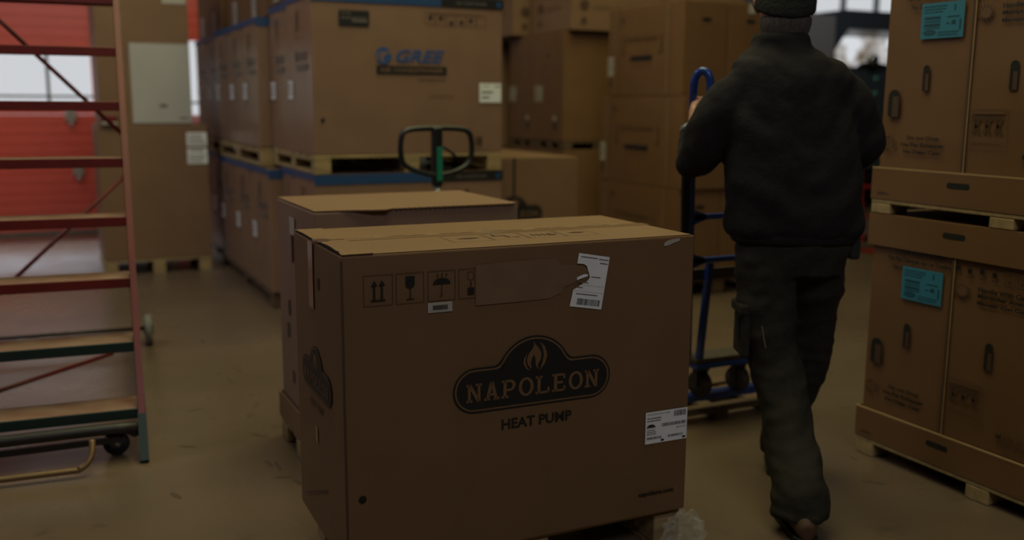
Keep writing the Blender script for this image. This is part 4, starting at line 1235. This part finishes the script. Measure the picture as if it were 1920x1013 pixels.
# ------------------------------------------------------------------ blue cart
ct = empty('hand_cart', (2.75, 3.5, 0)); tag(ct, 'blue steel hand cart with curved handle held by the man', 'cart')
T0, B0 = Vector((2.268, 3.10, 1.52)), Vector((2.60, 3.52, .33))
D_ = (B0 - T0)
AX = Vector((1, 0.0, 0))
def upt(z):
    t = (1.52 - z) / (1.52 - .33); return T0 + D_ * t
b = MB()
b.tube([upt(.33), upt(.9), upt(1.3), upt(1.5) + Vector((0, 0, 0)), Vector((2.270, 3.09, 1.555)), Vector((2.283, 3.07, 1.578)), Vector((2.300, 3.05, 1.562)), Vector((2.306, 3.045, 1.51)), Vector((2.303, 3.05, 1.45))], .0155, 'blue_paint', 14, sub=5)
b.build('left_upright', ct)
off = Vector((.52, .0, 0))
b = MB()
b.tube([upt(.33) + off, upt(.9) + off, upt(1.3) + off, upt(1.5) + off, Vector((2.270, 3.09, 1.555)) + off, Vector((2.283, 3.07, 1.578)) + off, Vector((2.300, 3.05, 1.562)) + off, Vector((2.306, 3.045, 1.51)) + off, Vector((2.303, 3.05, 1.45)) + off], .0155, 'blue_paint', 14, sub=5); b.build('right_upright', ct)
b = MB(); b.beam(upt(1.22) + Vector((-.028, 0, 0)), upt(.40) + Vector((-.028, 0, 0)), .038, .012, 'rubber', up=(0, 1, 0)); b.build('rubber_back_strip', ct)
for z in (.99, .792):
    b = MB(); p = upt(z); b.beam(p, p + off, .024, .022, 'blue_paint')
    b.add([p + Vector((.012, -.012, .03)), p + Vector((.07, -.012, .011)), p + Vector((.07, -.012, -.011)), p + Vector((.012, -.012, -.03)), p + Vector((.012, .012, .03)), p + Vector((.07, .012, .011)), p + Vector((.07, .012, -.011)), p + Vector((.012, .012, -.03))],
          [(0, 1, 2, 3), (7, 6, 5, 4), (0, 4, 5, 1), (2, 6, 7, 3), (1, 5, 6, 2), (3, 7, 4, 0)], 'blue_paint')
    b.build('crossbar', ct)
b = MB(); q0 = upt(.72); b.beam(q0 + Vector((-.01, .03, 0)), q0 + off + Vector((0, .03, 0)), .02, .045, 'dark_paint'); b.build('dark_crossbar', ct)  # dark steel bar set behind the blue crossbars
b = MB(); b.beam(upt(.775) + Vector((.105, 0, 0)), Vector((2.60, 3.44, .30)), .026, .026, 'blue_paint', up=(0, 1, 0)); b.build('front_strut', ct)
b = MB(); b.beam(Vector((2.66, 3.75, .62)), Vector((2.61, 3.52, .32)), .014, .014, 'blue_paint', up=(0, 1, 0)); b.build('rear_strut', ct)
b = MB(); b.bbox((2.57, 3.42, .305), (3.14, 3.55, .33), 'cart_dirty', .004); b.bbox((2.575, 3.415, .282), (3.135, 3.555, .304), 'blue_paint', .004); b.build('deck', ct)
for k_, (cx, cy) in enumerate(((2.645, 3.48), (2.86, 3.48), (3.07, 3.48))):
    b = MB(); b.bbox((cx - .03, cy - .03, .262), (cx + .03, cy + .03, .283), 'cart_dirty', .004); b.box((cx - .032, cy - .012, .18), (cx - .026, cy + .02, .265), 'cart_dirty'); b.box((cx + .026, cy - .012, .18), (cx + .032, cy + .02, .265), 'cart_dirty')
    b.build('caster_fork', ct)
    b = MB(); b.cyl((cx, cy + .005, .195), (1, .25, 0), .058, .036, 'cart_dirty', 24); b.build('caster_wheel', ct)
b = MB(); b.bbox((2.46, 3.49, .105), (3.12, 3.55, .14), 'blue_paint', .005); b.build('base_frame', ct)
b = MB()
for yy in (3.49, 3.70, 3.85):
    b.bbox((2.44, yy, .04), (3.13, yy + .09, .058), 'wood_dark', .003, 1)
for xx in (2.46, 2.76, 3.04):
    b.bbox((xx, 3.50, .0), (xx + .07, 3.93, .039), 'wood_dark', .003, 1)
o = b.build('wooden_skid', None, (2.78, 3.7, 0)); tag(o, 'low worn wooden skid on the floor under the blue cart', 'skid')
for ch in ('a', 'b'):
    b = MB(); xx = 2.52 if ch == 'a' else 3.06
    b.bbox((xx - .02, 3.51, .06), (xx + .02, 3.54, .106), 'cart_dirty', .003); b.build('base_foot', ct)

# ------------------------------------------------------------------ red hand truck beyond the man
rt = empty('red_hand_truck', (7.4, 7.2, 0)); tag(rt, 'red hand truck glimpsed between the man and the right-hand stack', 'hand truck')
RX, RY = 7.38, 7.2
for sx in (0, .38):
    b = MB(); b.beam((RX + sx, RY, .1), (RX + sx, RY + .12, 1.18), .07, .04, 'truck_red', up=(0, 1, 0)); b.build('upright', rt)
b = MB(); b.tube([(RX, RY + .12, 1.16), (RX + .03, RY + .13, 1.26), (RX + .19, RY + .13, 1.3), (RX + .35, RY + .13, 1.26), (RX + .38, RY + .12, 1.16)], .018, 'rubber', 10, sub=4); b.build('handle', rt)
for z in (.35, .65, .95):
    b = MB(); yy = RY + .12 * (z - .1) / 1.08; b.beam((RX, yy, z), (RX + .38, yy, z), .03, .03, 'truck_red'); b.build('crossbar', rt)
b = MB(); b.bbox((RX - .02, RY - .28, .012), (RX + .40, RY + .02, .022), 'truck_red', .003); b.build('toe_plate', rt)
for sx in (-.06, .44):
    b = MB(); b.cyl((RX + sx, RY + .12, .13), (1, 0, 0), .13, .05, 'rubber', 28); b.cyl((RX + sx, RY + .12, .13), (1, 0, 0), .045, .06, 'steel', 16); b.build('wheel', rt)
b = MB(); b.cyl((RX + .19, RY + .12, .13), (1, 0, 0), .012, .5, 'steel', 10); b.bbox((RX, RY + .0, .09), (RX + .38, RY + .1, .15), 'dark_paint', .01); b.build('axle', rt)

# ------------------------------------------------------------------ dark truck far right, in front of the back wall
vt = empty('parked_truck', (10.2, 10.4, 0)); tag(vt, 'dark truck in the far right distance with daylight showing through its cab window', 'truck')
vy, vd = 10.0, .8
FA = (Vector((0, vy, 0)), Vector((1, 0, 0)), Vector((0, 0, 1)), Vector((0, 1, 0)))
b = MB(); b.slab(FA, [(8.0, .5), (9.56, .5), (9.56, 2.62), (9.2, 2.63), (8.0, 2.60)], 'vehicle_grey', 0, vd + .3); b.build('load_box', vt)
b = MB()
b.slab(FA, [(9.56, 2.46), (12.4, 2.46), (12.4, 2.66), (12.0, 2.71), (9.74, 2.71), (9.56, 2.63)], 'vehicle', 0, vd + .3); b.build('cab_roof', vt)
b = MB()
for yy in (0, vd - .05):
    b.slab(FA, [(9.56, .6), (12.4, .6), (12.4, 1.97), (9.56, 1.97)], 'vehicle', yy, .05)
    b.slab(FA, [(9.56, 1.97), (9.62, 1.97), (9.56, 2.17)][::1] + [], 'vehicle', yy, .05)
    b.slab(FA, [(9.56, 1.97), (9.565, 1.97), (9.575, 2.17), (9.80, 2.46), (9.56, 2.46)], 'vehicle', yy, .05)
    b.slab(FA, [(12.1, 1.97), (12.4, 1.97), (12.4, 2.46), (12.1, 2.46)], 'vehicle', yy, .05)
b.box((12.35, vy, .6), (12.4, vy + vd, 2.5), 'vehicle'); b.build('cab_side', vt)
b = MB(); b.slab(FA, [(9.95, 1.95), (10.6, 1.95), (10.6, 2.0), (10.25, 2.05), (10.05, 2.02)], 'dark_paint', -.02, .03); b.build('dashboard_edge', vt)
b = MB(); b.bbox((10.08, vy - .16, 2.0), (10.25, vy - .05, 2.13), 'chrome', .05, 3); b.beam((10.16, vy - .05, 2.0), (10.3, vy, 1.9), .03, .03, 'dark_paint'); b.build('wing_mirror', vt)
for zz in (1.35, 1.6, 1.8):
    b = MB(); b.bbox((10.30, vy - .03, zz), (10.36, vy - .001, zz + .05), 'green_light', .01); b.build('marker_light', vt)
for wx in (8.5, 11.2):
    b = MB(); b.cyl((wx, vy + .14, .42), (0, 1, 0), .42, .26, 'rubber', 32); b.cyl((wx, vy + .14, .42), (0, 1, 0), .2, .28, 'steel', 20); b.build('wheel', vt)
b = MB(); b.bbox((8.1, vy + .1, .42), (12.3, vy + vd - .1, .62), 'dark_paint', .03); b.build('chassis', vt)

# ------------------------------------------------------------------ the man
def remesh(mb, name, parent, voxel, mat_key, smooth_it=4, loc=None):
    o = mb.build(name, parent, loc)
    md = o.modifiers.new('r', 'REMESH'); md.mode = 'VOXEL'; md.voxel_size = voxel; md.use_smooth_shade = True
    sm = o.modifiers.new('s', 'SMOOTH'); sm.iterations = smooth_it; sm.factor = .6
    dg = bpy.context.evaluated_depsgraph_get()
    me = bpy.data.meshes.new_from_object(o.evaluated_get(dg))
    o.modifiers.clear()
    old = o.data; o.data = me; bpy.data.meshes.remove(old)
    me.materials.clear(); me.materials.append(M[mat_key])
    for p in me.polygons:
        p.use_smooth = True; p.material_index = 0
    me.name = name
    return o


HF = Vector((.4358, .9000, 0))    # walking direction
HR = Vector((.9000, -.4358, 0))   # the man's right
MC = Vector((2.385, 2.70, 0))


def P(r, f, z):                    # right, forward, up -> world
    return MC + HR * r + HF * f + Vector((0, 0, z))


def ell(c, rx, ry, n=28, tilt=0.0, pw=1.0):
    out = []
    for i in range(n):
        a = 2 * math.pi * i / n
        ca, sa = math.cos(a), math.sin(a)
        ca = math.copysign(abs(ca) ** pw, ca); sa = math.copysign(abs(sa) ** pw, sa)
        out.append(c + HR * rx * ca + HF * ry * sa + Vector((0, 0, tilt * rx * ca)))
    return out


J = {
    'shL': P(-.175, .0, 1.50), 'shR': P(.168, .02, 1.525),
    'elL': P(-.295, .09, 1.262), 'elR': P(.288, .06, 1.315),
    'wrL': P(-.290, .245, 1.375), 'haL': P(-.272, .295, 1.445),
    'wrR': P(.24, .30, 1.22), 'haR': P(.22, .37, 1.22),
    'hipL': P(-.05, -.01, .95), 'hipR': P(.13, .03, .95),
    'knL': P(-.02, -.04, .56), 'knR': P(.185, .17, .56),
    'anL': P(.022, -.325, .10), 'anR': P(.11, .28, .12)}
person = empty('person', (MC.x, MC.y, 0))
tag(person, 'person in black fleece jacket, dark cap and work trousers walking away beside the blue cart', 'person')
# body: one continuous surface
b = MB()
b.rings([ell(P(0, .0, .93), .15, .10), ell(P(0, .0, 1.05), .145, .095), ell(P(0, 0, 1.25), .15, .10), ell(P(0, 0, 1.45), .17, .105), ell(P(0, .0, 1.56), .155, .085), ell(P(0, .0, 1.62), .07, .07), ell(P(-.015, .035, 1.70), .062, .068)], 'skin')
hc = P(-.02, .055, 1.80)
# skull, jaw, face
for (dr, df, dz, rr_) in ((0, -.005, .02, .098), (0, .02, -.02, .085), (0, .055, -.065, .055), (0, -.012, .0, .09)):
    bm = bmesh.new(); bmesh.ops.create_uvsphere(bm, u_segments=24, v_segments=16, radius=rr_)
    for v in bm.verts:
        v.co = hc + HR * (v.co.x * .86 + dr) + HF * (v.co.y * 1.05 + df) + Vector((0, 0, v.co.z * 1.08 + dz))
    b.frombm(bm, 'skin')
b.tube([hc + HF * .095 + Vector((0, 0, .02)), hc + HF * .125 + Vector((0, 0, -.025))], [.008, .014], 'skin', 10)     # nose
b.tube([hc + HF * .098 - HR * .022 + Vector((0, 0, -.062)), hc + HF * .098 + HR * .022 + Vector((0, 0, -.062))], .007, 'skin', 8)  # lips
b.tube([P(-.015, .03, 1.60), P(-.02, .05, 1.74)], [.066, .058], 'skin', 20)
for sg in (-1, 1):   # ears
    e = hc + HR * sg * .088 + HF * -.005
    b.tube([e + Vector((0, 0, .032)) + HR * sg * .004, e + HR * sg * .014 - HF * .012 + Vector((0, 0, .012)), e + HR * sg * .010 - HF * .006 + Vector((0, 0, -.014)), e + Vector((0, 0, -.03))], [.008, .012, .010, .006], 'skin', 10, sub=3)
b.tube([J['hipL'], P(-.038, -.03, .66), J['knL'], P(.008, -.08, .44), P(.021, -.17, .29), P(.022, -.26, .17), P(.022, -.30, .09)], [.08, .062, .052, .048, .045, .038, .036], 'skin', 16)
b.tube([J['hipR'], P(.170, .13, .67), J['knR'], P(.18, .215, .42), P(.148, .255, .28), P(.108, .27, .16), J['anR']], [.08, .06, .05, .046, .042, .036, .036], 'skin', 16)
for s_ in 'LR':
    b.tube([J['sh' + s_], J['el' + s_], J['wr' + s_]], [.05, .04, .027], 'skin', 14)
# left hand gripping the cart handle tube (handle at about 2.285,3.09,1.47)
grip = Vector((2.302, 3.045, 1.43))
def hand(wr, palm, side, fingers_dir, curl_dir, thumb_dir):
    b.tube([wr, wr + (palm - wr) * .6, palm + fingers_dir * .02], [.027, .034, .030], 'skin', 14, ell=.62)
    for i in range(4):
        o_ = palm + side * (.030 - .020 * i) + fingers_dir * .02
        L_ = (.9, 1.0, .95, .78)[i]
        b.tube([o_, o_ + fingers_dir * .032 * L_, o_ + fingers_dir * .048 * L_ + curl_dir * .022, o_ + fingers_dir * .038 * L_ + curl_dir * .045, o_ + fingers_dir * .018 * L_ + curl_dir * .052], [.0095, .009, .0088, .008, .007], 'skin', 8, sub=2)
    t0 = wr + (palm - wr) * .55 + side * .025
    b.tube([t0, t0 + side * .022 + thumb_dir * .02, t0 + side * .028 + thumb_dir * .048, t0 + side * .018 + thumb_dir * .066], [.012, .011, .0095, .008], 'skin', 8, sub=2)
fd = (HF * .55 + HR * .35 + Vector((0, 0, .55))).normalized()
hand(J['wrL'], J['haL'], Vector((0, 0, 1)), (HF * .8 + HR * .15).normalized(), (HR * .95 - HF * .1).normalized(), (HF * .6 + HR * .7).normalized())
hand(J['wrR'], J['haR'], Vector((0, 0, 1)), HF, -HR, (HF * .7 - HR * .5).normalized())
body = remesh(b, 'body', person, .0055, 'skin', 2)
# eyes and brows stay with the body as small parts facing away
b = MB()
for sg in (-1, 1):
    bm = bmesh.new(); bmesh.ops.create_uvsphere(bm, u_segments=10, v_segments=8, radius=.011)
    for v in bm.verts: v.co = v.co + hc + HF * .089 + HR * sg * .029 + Vector((0, 0, .004))
    b.frombm(bm, 'paper', True)
b.build('eyes', person)
b = MB()
for sg in (-1, 1):
    b.cyl(hc + HF * .0985 + HR * sg * .029 + Vector((0, 0, .004)), HF, .005, .005, 'ink', 12)
b.build('irises', person)
b = MB(); b.tube([hc + HF * .094 - HR * .022 + Vector((0, 0, -.060)), hc + HF * .110 + Vector((0, 0, -.058)), hc + HF * .094 + HR * .022 + Vector((0, 0, -.060))], [.003, .0055, .003], 'lip', 10, sub=4); b.build('mouth', person)
# hair at the nape and sides
b = MB()
b.rings([ell(hc - HF * .036 + Vector((0, 0, z)), rx, ry, 28) for z, rx, ry in ((-.135, .066, .055), (-.11, .078, .072), (-.08, .087, .083), (-.058, .091, .087), (-.042, .088, .082))], 'hair')
o = remesh(b, 'hair', person, .008, 'hair', 3)
b = MB()
b.rings([ell(hc - HF * .006 + Vector((0, 0, z)), rx, ry, 30) for z, rx, ry in ((-.052, .101, .116), (-.04, .105, .121), (.0, .107, .123), (.05, .104, .12), (.09, .09, .105), (.118, .06, .07), (.13, .02, .03))], 'cap')
b.rings([ell(hc - HF * .006 + Vector((0, 0, z)), rx, ry, 30) for z, rx, ry in ((-.057, .103, .118), (-.047, .109, .125), (-.012, .109, .125), (-.002, .105, .12))], 'cap')
for i_, p_ in enumerate(b.v):      # the cap sits lower at the nape than over the brow
    q_ = p_ - hc
    b.v[i_] = p_ + Vector((0, 0, .34 * (q_.dot(HF) + .12) * max(0, min(1, 1 - (q_.z + .05) / .19))))
remesh(b, 'knit_cap', person, .007, 'cap', 2)

# trousers
b = MB()
def leg(pts, radii):
    b.tube(pts, radii, 'trousers', 22, sub=5, ell=1.0)
b.rings([ell(P(0.04, .0, .85), .185, .12, 28, 0, .85), ell(P(0.04, .0, .95), .207, .135, 28, 0, .85), ell(P(0.035, .0, 1.05), .205, .13), ell(P(.03, .0, 1.10), .19, .12)], 'trousers')
hL, kL, aL = J['hipL'], J['knL'], J['anL']
hR, kR, aR = J['hipR'], J['knR'], J['anR']
leg([hL, P(-.05, -.02, .78), P(-.035, -.035, .64), kL, P(.005, -.075, .46), P(.020, -.15, .31), P(.022, -.265, .18), P(.022, -.315, .11), P(.022, -.325, .058)],
    [.115, .105, .094, .092, .091, .09, .094, .098, .098])
leg([hR, P(.155, .08, .78), P(.172, .14, .66), kR, P(.185, .215, .42), P(.150, .255, .28), P(.105, .27, .16), P(.11, .28, .075)],
    [.112, .103, .088, .083, .078, .072, .068, .066])
tr = remesh(b, 'trousers', person, .012, 'trousers', 5)
# cloth folds
def folds(o, amp, sc, seed, zf=1.0):
    for v in o.data.vertices:
        p = v.co
        q = Vector((p.x * sc, p.y * sc, p.z * sc * zf + .9 * math.sin(p.x * 9 + seed)))
        v.co = p + v.normal * (amp * noise.noise(q + Vector((seed, 0, 0))) + amp * .5 * noise.noise(q * 2.3))
folds(tr, .014, 7, 3, 1.7)
b = MB()   # cargo pocket and flap on the outside of the left leg
pp = P(-.135, -.02, .655)
b.bbox((-.012, -.07, -.10), (.02, .07, .075), 'trousers', .012, 3)
b.bbox((-.024, -.075, .055), (.012, .075, .095), 'trousers', .01, 3)
b.v = [pp + HR * v.x + HF * v.y + Vector((0, 0, v.z)) for v in b.v]
b.build('cargo_pocket', person)
b = MB(); b.beam(P(-.152, -.05, .70), P(-.148, -.055, .615), .012, .014, 'rubber'); b.build('strap_tab', person)
b = MB(); b.beam(P(-.085, -.118, .68), P(-.068, -.12, .60), .004, .004, 'ink_grey'); b.build('pocket_piping', person)
b = MB(); b.bbox((-.02, -.025, -.05), (.02, .025, .04), 'rubber', .01, 2); b.v = [P(.262, .0, .955) + HR * v.x + HF * v.y + Vector((0, 0, v.z)) for v in b.v]; b.build('belt_pouch', person)

# boots
def boot(an, heel_lift, toe_dir):
    b = MB()
    f, r = toe_dir, Vector((toe_dir.y, -toe_dir.x, 0))
    prof = ((-.105, .03, .024, .06), (-.085, .05, .038, .085), (-.05, .058, .04, .10), (0, .062, .042, .10), (.05, .055, .045, .08), (.10, .045, .049, .06), (.15, .036, .048, .048), (.185, .026, .034, .034))
    rings_ = []
    for d, h, w_, top in prof:
        c = Vector((an.x, an.y, 0)) + f * d
        lift = heel_lift * max(0, (.12 - d) / .2)
        rings_.append([c + r * w_ * math.cos(a) + Vector((0, 0, lift + .012 + top * .5 + top * .5 * math.sin(a))) for a in [2 * math.pi * i / 20 for i in range(20)]])
    b.rings(rings_, 'boot')
    b.tube([Vector((an.x, an.y, heel_lift * .55 + .06)), an + Vector((0, 0, .10))], [.05, .048], 'boot', 18)
    s = MB()
    n = len(prof)
    vs = []; fs = []
    for d, h, w_, top in prof:
        c = Vector((an.x, an.y, 0)) + f * d
        lift = heel_lift * max(0, (.12 - d) / .2)
        for sg in (-1, 1):
            for zz in (.0, .022):
                vs.append(c + r * (w_ + .003) * sg + Vector((0, 0, lift + zz)))
    for i in range(n - 1):
        a = i * 4; c = a + 4
        fs += [(a, c, c + 2, a + 2), (a + 1, a + 3, c + 3, c + 1), (a, a + 1, c + 1, c), (a + 2, c + 2, c + 3, a + 3)]
    fs += [(0, 2, 3, 1), ((n - 1) * 4, (n - 1) * 4 + 1, (n - 1) * 4 + 3, (n - 1) * 4 + 2)]
    s.add(vs, fs, 'rubber')
    o = remesh(b, 'boot', person, .008, 'boot', 2)
    so = s.build('sole', o)
    so.parent = o
boot(aL, .0, HF)
boot(aR, .0, (HF * .97 + HR * .25).normalized())

# jacket
b = MB()
b.rings([ell(P(.04, .0, .985), .232, .15, 32, 0, .9), ell(P(.045, .0, 1.02), .25, .165, 32, 0, .9), ell(P(.038, -.005, 1.12), .243, .16, 32, 0, .9), ell(P(.025, -.005, 1.22), .236, .152, 32, 0, .9), ell(P(.01, -.005, 1.36), .228, .148, 32, 0, .85),
         ell(P(-.005, .0, 1.46), .215, .14, 32, 0, .9), ell(P(-.003, .005, 1.55), .222, .13, 32), ell(P(-.006, .01, 1.60), .187, .112, 32), ell(P(-.02, .02, 1.632), .142, .10, 32), ell(P(-.024, .03, 1.655), .112, .10, 32), ell(P(-.025, .035, 1.685), .104, .105, 32), ell(P(-.025, .035, 1.70), .10, .10, 32)], 'jacket')
sL, eL, wL = J['shL'], J['elL'], J['wrL']
sR, eR, wR = J['shR'], J['elR'], J['wrR']
b.tube([sL + HR * .07, sL + HR * .01, P(-.238, .02, 1.42), P(-.28, .05, 1.335), eL, P(-.302, .14, 1.255), P(-.30, .205, 1.315), wL],
       [.075, .085, .084, .082, .078, .068, .052, .042], 'jacket', 20, sub=5)
b.tube([sR - HR * .07, sR - HR * .01, P(.228, .03, 1.44), P(.272, .045, 1.375), eR, P(.285, .15, 1.265), P(.26, .24, 1.22), wR],
       [.075, .085, .082, .08, .078, .064, .052, .042], 'jacket', 20, sub=5)
jk2 = remesh(b, 'jacket', person, .012, 'jacket', 6)
folds(jk2, .016, 5.5, 8, 1.3)
b = MB(); b.rings([ell(P(.042, .0, z), rx, ry, 40, 0, .9) for z, rx, ry in ((.968, .215, .14), (.978, .223, .15), (1.0, .225, .152), (1.012, .22, .148))], 'jacket'); b.build('hem_band', person)
b = MB(); b.tube([P(-.297, .225, 1.345), P(-.295, .237, 1.358)], .044, 'cuff_glint', 18); b.build('wrist_watch', person)

# final tidy-up of helper properties
for o in bpy.data.objects:
    if '_w' in o.keys():
        del o['_w']
